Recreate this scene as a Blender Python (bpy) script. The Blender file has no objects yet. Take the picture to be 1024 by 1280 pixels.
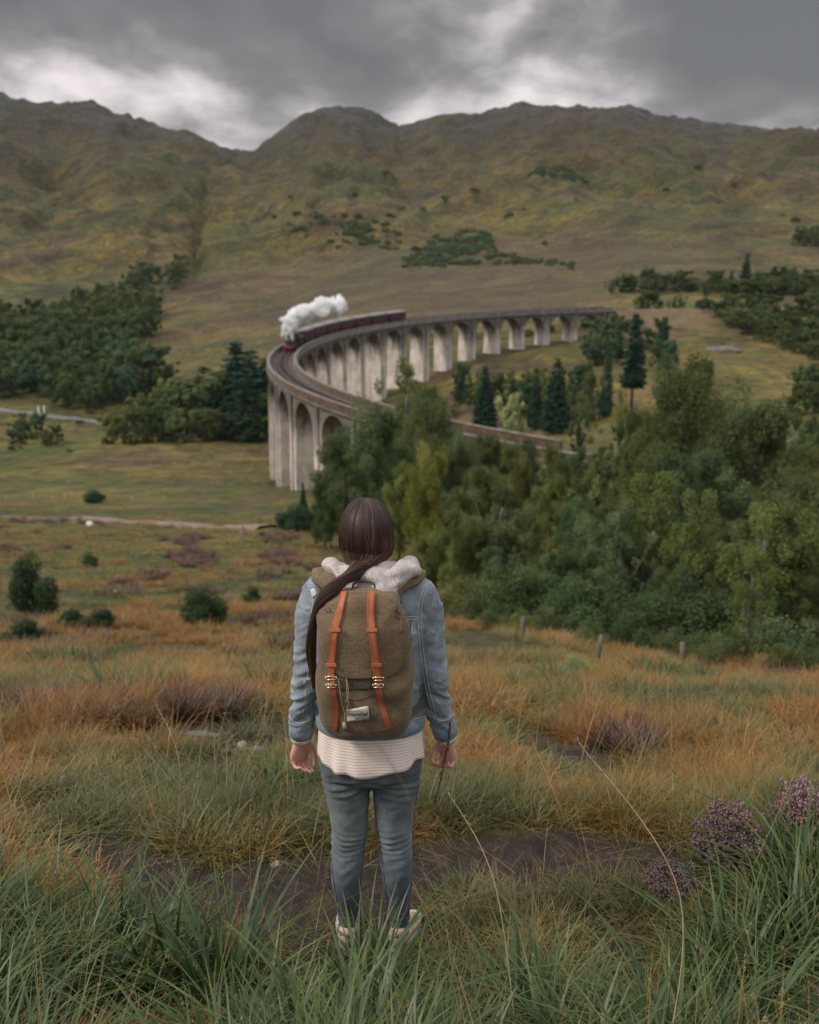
import bpy, bmesh, math, random
import numpy as np
from mathutils import Vector, Matrix, noise as mnoise
from mathutils.bvhtree import BVHTree
random.seed(7); RNG = np.random.default_rng(7)
SC = bpy.context.scene; COL = SC.collection
# ------------------------------------------------------------------ camera
FPX = 1244.0; PITCH = 0.2767; CAM = np.array([0.0, -3.025, 2.495])
cd = bpy.data.cameras.new('camera'); cam = bpy.data.objects.new('camera', cd); COL.objects.link(cam)
cam.location = CAM; cam.rotation_euler = (math.pi/2 - PITCH, 0, 0)
cd.sensor_fit = 'VERTICAL'; cd.sensor_height = 36.0; cd.lens = 36.0*FPX/1280
cd.clip_start = 0.05; cd.clip_end = 20000
cd.dof.use_dof = True; cd.dof.focus_distance = 3.15; cd.dof.aperture_fstop = 3.4; cd.dof.aperture_blades = 0
SC.camera = cam
# ------------------------------------------------------------------ world, sun, exposure
SUN_EL = math.radians(42); SUN_AZ = math.radians(252)     # azimuth clockwise from +Y
W = bpy.data.worlds.new('World'); SC.world = W; W.use_nodes = True
wn = W.node_tree; wn.nodes.clear()
def nd(tree, t, **kw):
    n = tree.nodes.new(t)
    for k, v in kw.items():
        if k.startswith('i_'):
            n.inputs[int(k[2:]) if k[2:].isdigit() else k[2:].replace('_', ' ')].default_value = v
        else: setattr(n, k, v)
    return n
def ramp(tree, fac, stops, interp='LINEAR'):
    r = tree.nodes.new('ShaderNodeValToRGB'); r.color_ramp.interpolation = interp
    e = r.color_ramp.elements
    while len(e) < len(stops): e.new(0.5)
    for k, (p, c) in enumerate(stops):
        e[k].position = p; e[k].color = (*c, 1) if len(c) == 3 else c
    tree.links.new(fac, r.inputs[0]); return r.outputs[0]
def mathn(tree, op, a, b=None, clamp=False):
    n = tree.nodes.new('ShaderNodeMath'); n.operation = op; n.use_clamp = clamp
    for i, v in enumerate((a, b)):
        if v is None: continue
        if isinstance(v, (int, float)): n.inputs[i].default_value = v
        else: tree.links.new(v, n.inputs[i])
    return n.outputs[0]
def mixc(tree, fac, a, b, blend='MIX'):
    n = tree.nodes.new('ShaderNodeMix'); n.data_type = 'RGBA'; n.blend_type = blend
    for sock, v in ((n.inputs[0], fac), (n.inputs[6], a), (n.inputs[7], b)):
        if isinstance(v, (int, float)): sock.default_value = v
        elif isinstance(v, tuple): sock.default_value = (*v, 1) if len(v) == 3 else v
        else: tree.links.new(v, sock)
    return n.outputs[2]
def build_world():
    t = wn
    sky = nd(t, 'ShaderNodeTexSky', sky_type='NISHITA', sun_disc=False)
    sky.sun_elevation = SUN_EL; sky.sun_rotation = SUN_AZ; sky.air_density = 1; sky.dust_density = 3
    tc = nd(t, 'ShaderNodeTexCoord')
    sep = nd(t, 'ShaderNodeSeparateXYZ'); t.links.new(tc.outputs['Generated'], sep.inputs[0])
    # cloud layer: direction projected on a shallow dome so that clouds flatten towards the horizon
    den = mathn(t, 'ADD', mathn(t, 'MAXIMUM', sep.outputs[2], 0.0), 0.30)
    px = mathn(t, 'DIVIDE', sep.outputs[0], den); py = mathn(t, 'DIVIDE', sep.outputs[1], den)
    cmb = nd(t, 'ShaderNodeCombineXYZ'); t.links.new(px, cmb.inputs[0]); t.links.new(py, cmb.inputs[1])
    mp = nd(t, 'ShaderNodeMapping'); t.links.new(cmb.outputs[0], mp.inputs[0])
    mp.inputs[1].default_value = CLOUD_OFF; mp.inputs[3].default_value = (1.0, 0.72, 1)
    n1 = nd(t, 'ShaderNodeTexNoise', i_Scale=1.9, i_Detail=8.0, i_Roughness=0.43, i_Distortion=0.15)
    n2 = nd(t, 'ShaderNodeTexNoise', i_Scale=7.0, i_Detail=6.0, i_Roughness=0.6, i_Distortion=0.2)
    t.links.new(mp.outputs[0], n1.inputs[0]); t.links.new(mp.outputs[0], n2.inputs[0])
    v = mathn(t, 'ADD', mathn(t, 'MULTIPLY', n1.outputs[0], 0.78), mathn(t, 'MULTIPLY', n2.outputs[0], 0.22))
    # cloud base darkens away from the horizon, brightens again high up (overcast dome)
    el = mathn(t, 'SUBTRACT', sep.outputs[2], 0.13)
    v = mathn(t, 'SUBTRACT', v, mathn(t, 'MULTIPLY', mathn(t, 'MINIMUM', el, 0.1), 1.6))
    c = ramp(t, v, [(0.36, (0.92, 0.94, 0.97)), (0.44, (1.25, 1.24, 1.27)), (0.49, (1.9, 1.83, 1.87)), (0.54, (3.3, 3.05, 3.1)), (0.61, (5.2, 4.75, 4.8))])
    hi = mathn(t, 'MULTIPLY', mathn(t, 'SUBTRACT', sep.outputs[2], 0.25), 7.0, True)
    zen = mixc(t, mathn(t, 'MULTIPLY', hi, 0.8), c, (8.2, 8.4, 8.8))
    mix = mixc(t, 0.97, sky.outputs[0], zen)
    bg = nd(t, 'ShaderNodeBackground', i_Strength=0.10); t.links.new(mix, bg.inputs[0])
    out = nd(t, 'ShaderNodeOutputWorld'); t.links.new(bg.outputs[0], out.inputs[0])
CLOUD_OFF = (0.55, 0.35, 0.0)
build_world()
sl = bpy.data.lights.new('sun', 'SUN'); sl.energy = 1.5; sl.angle = math.radians(12); sl.color = (1.0, 0.93, 0.85)
sun = bpy.data.objects.new('sun', sl); COL.objects.link(sun)
_d = Vector((math.sin(SUN_AZ)*math.cos(SUN_EL), math.cos(SUN_AZ)*math.cos(SUN_EL), math.sin(SUN_EL)))
sun.rotation_euler = _d.to_track_quat('Z', 'Y').to_euler()
SC.view_settings.view_transform = 'Standard'; SC.view_settings.look = 'None'
SC.view_settings.exposure = 0.78; SC.view_settings.gamma = 1; SC.view_settings.use_curve_mapping = False
SC.render.engine = 'CYCLES'
SC.cycles.use_denoising = True; SC.cycles.max_bounces = 6; SC.cycles.diffuse_bounces = 3; SC.cycles.glossy_bounces = 2
SC.cycles.transmission_bounces = 3; SC.cycles.transparent_max_bounces = 6; SC.cycles.caustics_reflective = False; SC.cycles.caustics_refractive = False
# ------------------------------------------------------------------ picture geometry (used once to survey where things stand)
_c, _s = math.cos(PITCH), math.sin(PITCH)
def ray(px, py): return np.array([px-512.0, FPX*_c+(640-py)*_s, -FPX*_s+(640-py)*_c])
def tanrow(py):
    py = np.asarray(py, float); return (FPX*_s-(640-py)*_c)/(FPX*_c+(640-py)*_s)
def uof(px, py=500.0): return (px-512.0)/(FPX*_c+(640-py)*_s)
# ------------------------------------------------------------------ noise
def _hash(ix, iy, seed):
    h = (ix.astype(np.int64)*374761393 + iy.astype(np.int64)*668265263 + seed*1442695041) & 0xffffffff
    h = ((h ^ (h >> 13))*1274126177) & 0xffffffff
    return ((h ^ (h >> 16)) & 0xffff)/65535.0
def vn(x, y, seed=0):
    x = np.asarray(x, float); y = np.asarray(y, float)
    ix = np.floor(x); iy = np.floor(y); fx = x-ix; fy = y-iy
    fx = fx*fx*fx*(fx*(fx*6-15)+10); fy = fy*fy*fy*(fy*(fy*6-15)+10)
    a = _hash(ix, iy, seed); b = _hash(ix+1, iy, seed); c = _hash(ix, iy+1, seed); d = _hash(ix+1, iy+1, seed)
    return (a+(b-a)*fx)*(1-fy)+(c+(d-c)*fx)*fy
def fbm(x, y, seed=0, oct=4, g=0.5):
    s = 0; a = 1; t = 0
    for k in range(oct):
        s = s+a*vn(x*2**k+17.3*k, y*2**k-9.1*k, seed+k); t += a; a *= g
    return s/t
def sst(a, b, x):
    t = np.clip((np.asarray(x, float)-a)/(b-a), 0, 1); return t*t*(3-2*t)
# ------------------------------------------------------------------ terrain heights
SKYL = [(0,110),(60,130),(120,128),(160,142),(200,155),(240,165),(280,178),(312,186),(340,172),(380,140),(410,129),(450,132),(500,155),(540,142),(600,140),(640,125),(700,133),(780,135),(830,150),(860,151),(900,160),(960,169),(1000,162),(1024,168)]
_near = [(0.55,None)]
COLS = {   # picture column: list of (distance, picture row) of bare ground
 0:   [(10,860),(20,780),(32,735),(48,700),(75,667),(112,646),(185,607),(235,570),(275,552),(300,541),(335,515),(385,482),(460,440),(560,400),(750,350),(950,300),(1120,255),(1300,205),(1500,150)],
 170: [(10,860),(20,780),(32,735),(48,700),(75,667),(112,648),(185,607),(235,570),(270,553),(300,545),(335,527),(385,490),(460,440),(560,400),(750,350),(950,300),(1120,255),(1300,215),(1500,175)],
 340: [(10,860),(19,780),(30,735),(46,700),(75,668),(112,650),(190,607),(240,570),(280,548),(330,515),(400,470),(460,432),(560,392),(700,345),(900,300),(1080,262),(1250,225),(1500,190)],
 512: [(10,860),(16,800),(24,758),(42,715),(70,685),(112,655),(165,610),(215,565),(260,520),(310,478),(350,440),(400,408),(460,385),(540,360),(640,338),(780,305),(950,265),(1150,215),(1500,150)],
 610: [(10,860),(15,800),(22,775),(40,728),(70,680),(110,632),(150,595),(200,555),(250,505),(300,465),(333,443),(370,420),(420,395),(500,365),(640,335),(780,300),(950,260),(1150,210),(1500,140)],
 700: [(10,860),(14,815),(20,790),(38,725),(65,655),(100,595),(125,570),(160,560),(220,520),(270,475),(320,443),(350,428),(375,408),(420,385),(500,360),(620,330),(780,290),(950,250),(1150,200),(1500,133)],
 800: [(8,895),(12,845),(20,800),(36,735),(65,650),(100,590),(125,568),(165,540),(220,500),(270,462),(310,440),(345,414),(370,390),(395,378),(440,368),(520,340),(620,318),(780,280),(950,240),(1150,195),(1500,140)],
 1024:[(8,895),(11,862),(20,810),(36,740),(65,650),(100,590),(130,560),(180,535),(230,500),(270,465),(310,430),(345,402),(375,382),(395,376),(430,368),(500,345),(620,310),(780,275),(950,240),(1150,205),(1500,168)],
}
_us = np.array([uof(k) for k in COLS]); _ld = np.log(np.linspace(0.3**.25, 1500**.25, 400)**4)
_HN = [(0.3,0.90),(1.0,0.78),(1.6,0.55),(2.2,0.25),(2.7,0.02),(3.2,-0.01),(3.8,-0.06),(4.4,-0.2),(5.2,-0.42),(6.8,-0.85)]
_tab = []
for k, L in COLS.items():
    xs = [math.log(d) for d, z in _HN]; zs = [(CAM[2]-z)/d for d, z in _HN]
    xs += [math.log(d) for d, _ in L]; zs += [float(tanrow(py)) for _, py in L]
    _tab.append(np.interp(_ld, xs, zs))
_tab = np.array(_tab)
for _ in range(2):   # soften the kinks along the distance
    _tab[:, 1:-1] = (_tab[:, :-2]+2*_tab[:, 1:-1]+_tab[:, 2:])/4
_su = np.array([uof(a, 200) for a, _ in SKYL]); _st = np.array([float(tanrow(b)) for _, b in SKYL])
def PEAT(x, y):
    wob = (fbm(x/0.5, y/0.5, 5, 3)-0.5); w2 = fbm(x/0.45+2, y/0.3, 402, 3)
    yc = 0.52+0.12*np.sin(x*1.9)+0.25*(fbm(x/0.6, x*0, 405, 2)-0.5)
    band = np.exp(-((y-yc+wob*0.55)/0.25)**2)*sst(-1.85, -1.2, x)*(1-sst(0.5, 1.7, x))*(0.32+1.45*w2)
    feet = np.exp(-(((x+0.14+wob*.2)/0.30)**2+((y-0.08+wob*.3)/0.28)**2)*1.2)
    rb = np.exp(-(((x-0.78+wob*.3)/0.22)**2+((y+0.35+wob*.4)/0.5)**2))*0.75
    rb2 = np.exp(-(((x-1.15+wob*.3)/0.2)**2+((y+0.7+wob*.4)/0.4)**2))*0.9
    return np.maximum.reduce([band, feet, rb, rb2])
def H(x, y, rough=True):
    x = np.asarray(x, float); yy = np.asarray(y, float)-CAM[1]
    r = np.hypot(x, yy); th = np.clip(np.arctan2(x, yy), -0.62, 0.62); u = np.tan(th)
    d = np.maximum(r*np.cos(th), 0.3); ld = np.log(d)
    fi = np.interp(ld, _ld, np.arange(len(_ld))); i0 = np.clip(fi.astype(int), 0, len(_ld)-2); f = fi-i0
    j = np.clip(np.searchsorted(_us, u)-1, 0, len(_us)-2); g = np.clip((u-_us[j])/(_us[j+1]-_us[j]), 0, 1); g = g*g*(3-2*g)
    T = lambda jj: _tab[jj, i0]*(1-f)+_tab[jj, i0+1]*f
    t = T(j)*(1-g)+T(j+1)*g
    # summit line
    ts = np.interp(u, _su, _st)
    t = t+(ts-(_tab[j, -1]*(1-g)+_tab[j+1, -1]*g))*sst(math.log(620), math.log(1500), ld)**1.3
    z = CAM[2]-t*d
    # behind the summit the ground falls away
    zs = CAM[2]-ts*1500
    z = np.where(d > 1500, zs-(d-1500)*0.16, z)
    if rough:
        n = 0
        for L, a in ((0.35,0.05),(0.9,0.10),(3,0.28),(11,0.8),(37,2.0)):
            w = sst(L*2.2, L*7, d)*(0.35+0.65*sst(6, 30, d)) if L > 1 else (0.25+0.75*sst(4.5, 9, d))*(1-sst(60, 120, d))
            n = n+a*w*(fbm(x/L, yy/L, int(L*10), 2)-0.5)
        foot = np.exp(-((x+0.1)**2+(yy-3.03)**2)/0.35); n = n*(1-foot)
        n = n+np.where(d < 9, PEAT(x, np.asarray(y, float)), 0)*((fbm(x/0.16, yy/0.16, 303, 3)-0.5)*0.075+(np.abs(fbm(x/0.07, yy/0.07, 304, 2)-0.5))*0.03)*(1-foot*0.6)
        fl = sst(600, 1000, d)*(1-0.75*sst(1250, 1500, d)*(1-sst(1500, 1560, d)))
        rid = 1-np.abs(2*fbm(x/190+3, yy/190, 77, 5, 0.55)-1)
        n = n+fl*((fbm(x/260, yy/260, 55, 4)-0.5)*58+(rid-0.75)*44+(1-np.abs(2*fbm(x/70, yy/95, 78, 4, 0.6)-1)-0.75)*24)
        crag = sst(1150, 1420, d)*(1-sst(1520, 1700, d))
        n = n+crag*((1-np.abs(2*fbm(x/42, yy/42, 33, 4, 0.6)-1))-0.7)*15
        n = n+sst(380, 520, d)*(1-sst(900, 1100, d))*(fbm(x/75, yy/75, 91, 4)-0.5)*9
        # the burn that cuts down from the saddle
        gu = np.interp(d, [700, 900, 1100, 1300, 1500], [uof(252), uof(250), uof(262), uof(290), uof(312)])
        gw = gu+(fbm(yy/60, x*0, 12, 3)-0.5)*0.03; n = n-15*sst(650, 900, d)*(0.4+0.9*fbm(yy/90, x*0, 15, 2))*np.exp(-(np.abs(u-gw)/0.006)**1.3)*(1-sst(1400, 1500, d))
        z = z+n
    return z
def march(px, py):
    """where the sight line of a picture point meets bare ground"""
    v = ray(px, py); v = v/v[1]; dd = np.exp(np.linspace(math.log(2.0), math.log(2200), 1500))
    z = H(v[0]*dd, dd+CAM[1], False); below = (CAM[2]+v[2]*dd) <= z
    i = int(np.argmax(below)) if below.any() else len(dd)-1
    d = dd[i]; return float(v[0]*d), float(d+CAM[1]), float(d)
# ------------------------------------------------------------------ object helpers
def tag(o, label=None, cat=None, group=None, kind=None):
    if label: o['label'] = label
    if cat: o['category'] = cat
    if group: o['group'] = group
    if kind: o['kind'] = kind
    return o
def link(o, parent=None):
    COL.objects.link(o)
    if parent is not None: o.parent = parent
    return o
def mesh(name, V, F, mat=None, parent=None, smooth=True, loc=None):
    me = bpy.data.meshes.new(name)
    V = np.asarray(V, np.float32)
    if isinstance(F, np.ndarray):
        k = F.shape[1]; me.vertices.add(len(V)); me.vertices.foreach_set('co', V.ravel())
        me.loops.add(F.size); me.loops.foreach_set('vertex_index', F.astype(np.int32).ravel())
        me.polygons.add(len(F)); me.polygons.foreach_set('loop_start', np.arange(0, F.size, k, dtype=np.int32))
        me.update(calc_edges=True)
    else:
        me.from_pydata(V.tolist(), [], F); me.update()
    if smooth: me.polygons.foreach_set('use_smooth', np.ones(len(me.polygons), bool))
    if mat: me.materials.append(mat)
    o = bpy.data.objects.new(name, me); link(o, parent)
    if loc is not None: o.location = loc
    return o
def empty(name, loc=(0,0,0), rz=0.0):
    o = bpy.data.objects.new(name, None); COL.objects.link(o); o.location = loc; o.rotation_euler = (0,0,rz); o.empty_display_size = 0.1
    return o
class MB:
    def __init__(s): s.V = []; s.F = []
    def add(s, V, F):
        b = len(s.V); s.V += [tuple(map(float, v)) for v in V]; s.F += [tuple(int(i)+b for i in f) for f in F]; return s
    def box(s, c, sz, R=None):
        x, y, z = [q/2 for q in sz]; V = [Vector((a*x, b*y, d*z)) for a in (-1,1) for b in (-1,1) for d in (-1,1)]
        if R is not None: V = [R @ v for v in V]
        return s.add([v+Vector(c) for v in V], [(0,1,3,2),(4,6,7,5),(0,4,5,1),(2,3,7,6),(0,2,6,4),(1,5,7,3)])
    def tube(s, P, r, n=8, flat=None, cap=True):
        V, F = tube(P, r, n, flat, cap); return s.add(V, F)
    def cyl(s, a, b, r, n=12): return s.tube([a, b], [r, r], n)
    def build(s, name, mat, parent=None, smooth=False): return mesh(name, s.V, s.F, mat, parent, smooth)
def frames(P):
    P = [Vector(p) for p in P]; T = []
    for i in range(len(P)):
        a = P[max(i-1, 0)]; b = P[min(i+1, len(P)-1)]; T.append((b-a).normalized())
    u = T[0].cross(Vector((0,1,0)));
    if u.length < 0.1: u = T[0].cross(Vector((1,0,0)))
    u.normalize(); out = []
    for t in T:
        u = (u-t*u.dot(t)).normalized(); out.append((t, u, t.cross(u)))
    return P, out
def tube(P, r, n=8, flat=None, cap=True):
    """tube along P; r = radius list or (rx, ry) list"""
    P, fr = frames(P); V = []; F = []
    for i, (p, (t, u, w)) in enumerate(zip(P, fr)):
        rr = r[i] if hasattr(r, '__len__') else r
        ra, rb = rr if hasattr(rr, '__len__') else (rr, rr)
        for k in range(n):
            a = 2*math.pi*k/n; V.append(p+u*(math.cos(a)*ra)+w*(math.sin(a)*rb))
    m = len(P)
    for i in range(m-1):
        for k in range(n):
            F.append((i*n+k, i*n+(k+1)%n, (i+1)*n+(k+1)%n, (i+1)*n+k))
    if cap:
        F.append(tuple(range(n))[::-1]); F.append(tuple((m-1)*n+k for k in range(n)))
    return V, F
def rings(R, n=32, e=2.0):
    """horizontal rings (cx, cy, z, rx, ry), closed"""
    V = []; F = []
    for (cx, cy, z, rx, ry) in R:
        for k in range(n):
            a = 2*math.pi*k/n; c, s = math.cos(a), math.sin(a)
            V.append((cx+rx*math.copysign(abs(c)**(2/e), c), cy+ry*math.copysign(abs(s)**(2/e), s), z))
    m = len(R)
    for i in range(m-1):
        for k in range(n): F.append((i*n+k, i*n+(k+1)%n, (i+1)*n+(k+1)%n, (i+1)*n+k))
    F.append(tuple(range(n))[::-1]); F.append(tuple((m-1)*n+k for k in range(n)))
    if R[0][2] > R[-1][2]: F = [f[::-1] for f in F]
    return V, F
def dense(L, k=6):
    """resample key tuples smoothly (Catmull-Rom)"""
    L = [np.array(l, float) for l in L]; out = []
    for i in range(len(L)-1):
        p0 = L[max(i-1,0)]; p1 = L[i]; p2 = L[i+1]; p3 = L[min(i+2,len(L)-1)]
        for j in range(k):
            t = j/k; out.append(0.5*((2*p1)+(-p0+p2)*t+(2*p0-5*p1+4*p2-p3)*t*t+(-p0+3*p1-3*p2+p3)*t**3))
    out.append(L[-1]); return [tuple(o) for o in out]
def fuse(name, mb, voxel, mat, parent=None, smooth=2, disp=None):
    """voxel-union of everything in mb into one continuous skin"""
    me = bpy.data.meshes.new('tmp'); me.from_pydata(mb.V, [], mb.F); me.update()
    bm = bmesh.new(); bm.from_mesh(me); bmesh.ops.recalc_face_normals(bm, faces=bm.faces); bm.to_mesh(me); bm.free()
    o = bpy.data.objects.new('tmp', me); COL.objects.link(o)
    m = o.modifiers.new('r', 'REMESH'); m.mode = 'VOXEL'; m.voxel_size = voxel; m.adaptivity = 0
    if smooth:
        s = o.modifiers.new('s', 'SMOOTH'); s.factor = 0.5; s.iterations = smooth
    dg = bpy.context.evaluated_depsgraph_get(); ev = o.evaluated_get(dg)
    m2 = bpy.data.meshes.new_from_object(ev); bpy.data.objects.remove(o); bpy.data.meshes.remove(me)
    if disp:
        n = len(m2.vertices); co = np.empty(n*3, np.float32); no = np.empty(n*3, np.float32)
        m2.vertices.foreach_get('co', co); m2.vertices.foreach_get('normal', no)
        co = co.reshape(-1,3); no = no.reshape(-1,3); co = co+no*disp(co, no)[:, None]
        m2.vertices.foreach_set('co', co.astype(np.float32).ravel()); m2.update()
    m2.name = name; m2.materials.clear(); m2.materials.append(mat)
    m2.polygons.foreach_set('use_smooth', np.ones(len(m2.polygons), bool))
    o = bpy.data.objects.new(name, m2); link(o, parent); return o
def n3(co, f, seed=0.0):
    """smooth 3-D noise on an (n,3) array; f = frequency triple"""
    f = np.array(f, float); q = co*f+seed
    return np.array([mnoise.noise(Vector(v)) for v in q])
# ------------------------------------------------------------------ materials
def material(name):
    m = bpy.data.materials.new(name); m.use_nodes = True; t = m.node_tree; t.nodes.clear()
    out = nd(t, 'ShaderNodeOutputMaterial'); b = nd(t, 'ShaderNodeBsdfPrincipled'); t.links.new(b.outputs[0], out.inputs[0])
    return m, t, b, out
def coords(t, kind='Object', scale=(1,1,1)):
    tc = nd(t, 'ShaderNodeTexCoord'); mp = nd(t, 'ShaderNodeMapping'); mp.inputs[3].default_value = scale
    t.links.new(tc.outputs[kind], mp.inputs[0]); return mp.outputs[0]
def noise_n(t, vec, scale, detail=4, rough=0.5, dist=0.0):
    n = nd(t, 'ShaderNodeTexNoise'); n.inputs['Scale'].default_value = scale; n.inputs['Detail'].default_value = detail
    n.inputs['Roughness'].default_value = rough; n.inputs['Distortion'].default_value = dist
    if vec is not None: t.links.new(vec, n.inputs[0])
    return n.outputs[0]
def bump(t, b, h, strength, dist):
    n = nd(t, 'ShaderNodeBump'); n.inputs['Strength'].default_value = strength; n.inputs['Distance'].default_value = dist
    t.links.new(h, n.inputs['Height']); t.links.new(n.outputs[0], b.inputs['Normal'])
def simple(name, c1, c2=None, scale=5, rough=0.8, metal=0, bmp=0.0, bd=0.01, detail=5, vscale=(1,1,1), spec=0.3):
    m, t, b, out = material(name); v = coords(t, 'Object', vscale)
    n = noise_n(t, v, scale, detail, 0.6)
    if c2: t.links.new(ramp(t, n, [(0.3, c1), (0.7, c2)]), b.inputs['Base Color'])
    else: b.inputs['Base Color'].default_value = (*c1, 1)
    b.inputs['Roughness'].default_value = rough; b.inputs['Metallic'].default_value = metal
    b.inputs['Specular IOR Level'].default_value = spec
    if bmp: bump(t, b, n, bmp, bd)
    return m
def foliage_mat(name, dark, light, trans=0.3, vary=0.12):
    """leaves: object colour tints each plant, a vertex tone varies each leaf"""
    m, t, b, out = material(name)
    at = nd(t, 'ShaderNodeAttribute'); at.attribute_name = 'tone'
    c = ramp(t, at.outputs['Fac'], [(0.0, dark), (0.8, light), (1.0, tuple(min(1, q*1.25) for q in light))])
    oi = nd(t, 'ShaderNodeObjectInfo')
    c = mixc(t, 1.0, c, oi.outputs['Color'], 'MULTIPLY')
    t.nodes.remove(b)
    df = nd(t, 'ShaderNodeBsdfDiffuse'); tr = nd(t, 'ShaderNodeBsdfTranslucent'); mx = nd(t, 'ShaderNodeMixShader'); mx.inputs[0].default_value = trans
    t.links.new(c, df.inputs[0]); t.links.new(c, tr.inputs[0]); t.links.new(df.outputs[0], mx.inputs[1]); t.links.new(tr.outputs[0], mx.inputs[2])
    t.links.new(mx.outputs[0], out.inputs[0]); return m
# ================================================================== TERRAIN
PERSON_X = -0.12
def mud_mask(x, y):
    """bare peat around the path where the walker stands and the puddled hollows further down"""
    d = y-CAM[1]; u = x/np.maximum(d, 0.3)
    wob = (fbm(x/0.5, y/0.5, 5, 3)-0.5)
    pud = 0
    for (px, py, rx, ry) in ((95,932,110,20),(225,920,80,26),(300,940,75,22),(340,905,60,14),(700,985,55,12),(720,945,70,14),(850,958,90,20),(640,905,50,10),(560,915,30,8)):
        tx = tanrow(py); dd = MUDD[py]; cx = uof(px, py)*dd
        pud = np.maximum(pud, np.exp(-(((x-cx+wob)/(rx*dd/FPX))**2+((d-dd+wob)/(ry*dd*dd/FPX/1.7))**2)))
    return np.clip(np.maximum(PEAT(x, y), pud*(0.95+0*wob)) + wob*0.35, 0, 1)
MUDD = {py: march(512, py)[2] for py in (932,920,940,905,985,945,958,915)}
def heather_mask(x, y):
    s = 1+sst(20, 90, y)*1.5; n = fbm(x/1.5/s+4, y/1.5/s, 61, 3); n2 = fbm(x/9, y/9, 62, 2)
    return sst(0.635, 0.70, n*0.72+n2*0.28+0.03*sst(10, 40, y))
def build_terrain():
    inner = np.linspace(-0.60, 0.60, 430); outer = np.concatenate([np.linspace(-math.pi, -0.62, 46), inner, np.linspace(0.62, math.pi, 46)[:-1]])
    r = np.concatenate([np.linspace(0.25, 1.3, 8)[:-1], np.exp(np.linspace(math.log(1.3), math.log(1600), 640)), np.array([1660, 1750, 1900, 2200, 2700, 3500])])
    A, Rr = np.meshgrid(outer, r); X = Rr*np.sin(A); Y = Rr*np.cos(A)+CAM[1]
    Z = H(X, Y); na = len(outer); nr = len(r)
    V = np.stack([X, Y, Z], -1).reshape(-1, 3); V = np.vstack([V, [[0, CAM[1], float(H(0.0, CAM[1]+0.1))]]])
    i = np.arange(nr-1)[:, None]*na; k = np.arange(na)[None]; k2 = (k+1) % na
    F = np.stack([(i+k), (i+k2), (i+na+k2), (i+na+k)], -1).reshape(-1, 4)[:, ::-1]
    o = mesh('ground', V, F, GROUND_M); me = o.data
    x, y = V[:, 0], V[:, 1]; d = np.hypot(x, y-CAM[1])
    md = np.where(d < 40, mud_mask(x, y), 0); ht = np.where(d < 200, heather_mask(x, y), 0)
    uu = x/np.maximum(y-CAM[1], 1); brown = np.exp(-((uu-0.06)/0.22)**2)*sst(395, 450, d)*(1-sst(640, 850, d))*(0.5+fbm(x/60, y/60, 44, 3))
    for nm, arr in (('brown', np.clip(brown, 0, 1)), ('mud', md), ('heather', ht), ('dist', d/1500)):
        a = me.attributes.new(nm, 'FLOAT', 'POINT'); a.data.foreach_set('value', arr.astype(np.float32))
    tag(o, 'moorland slope falling from the walker to a wide valley and rising to rocky hills', kind='structure')
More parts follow.
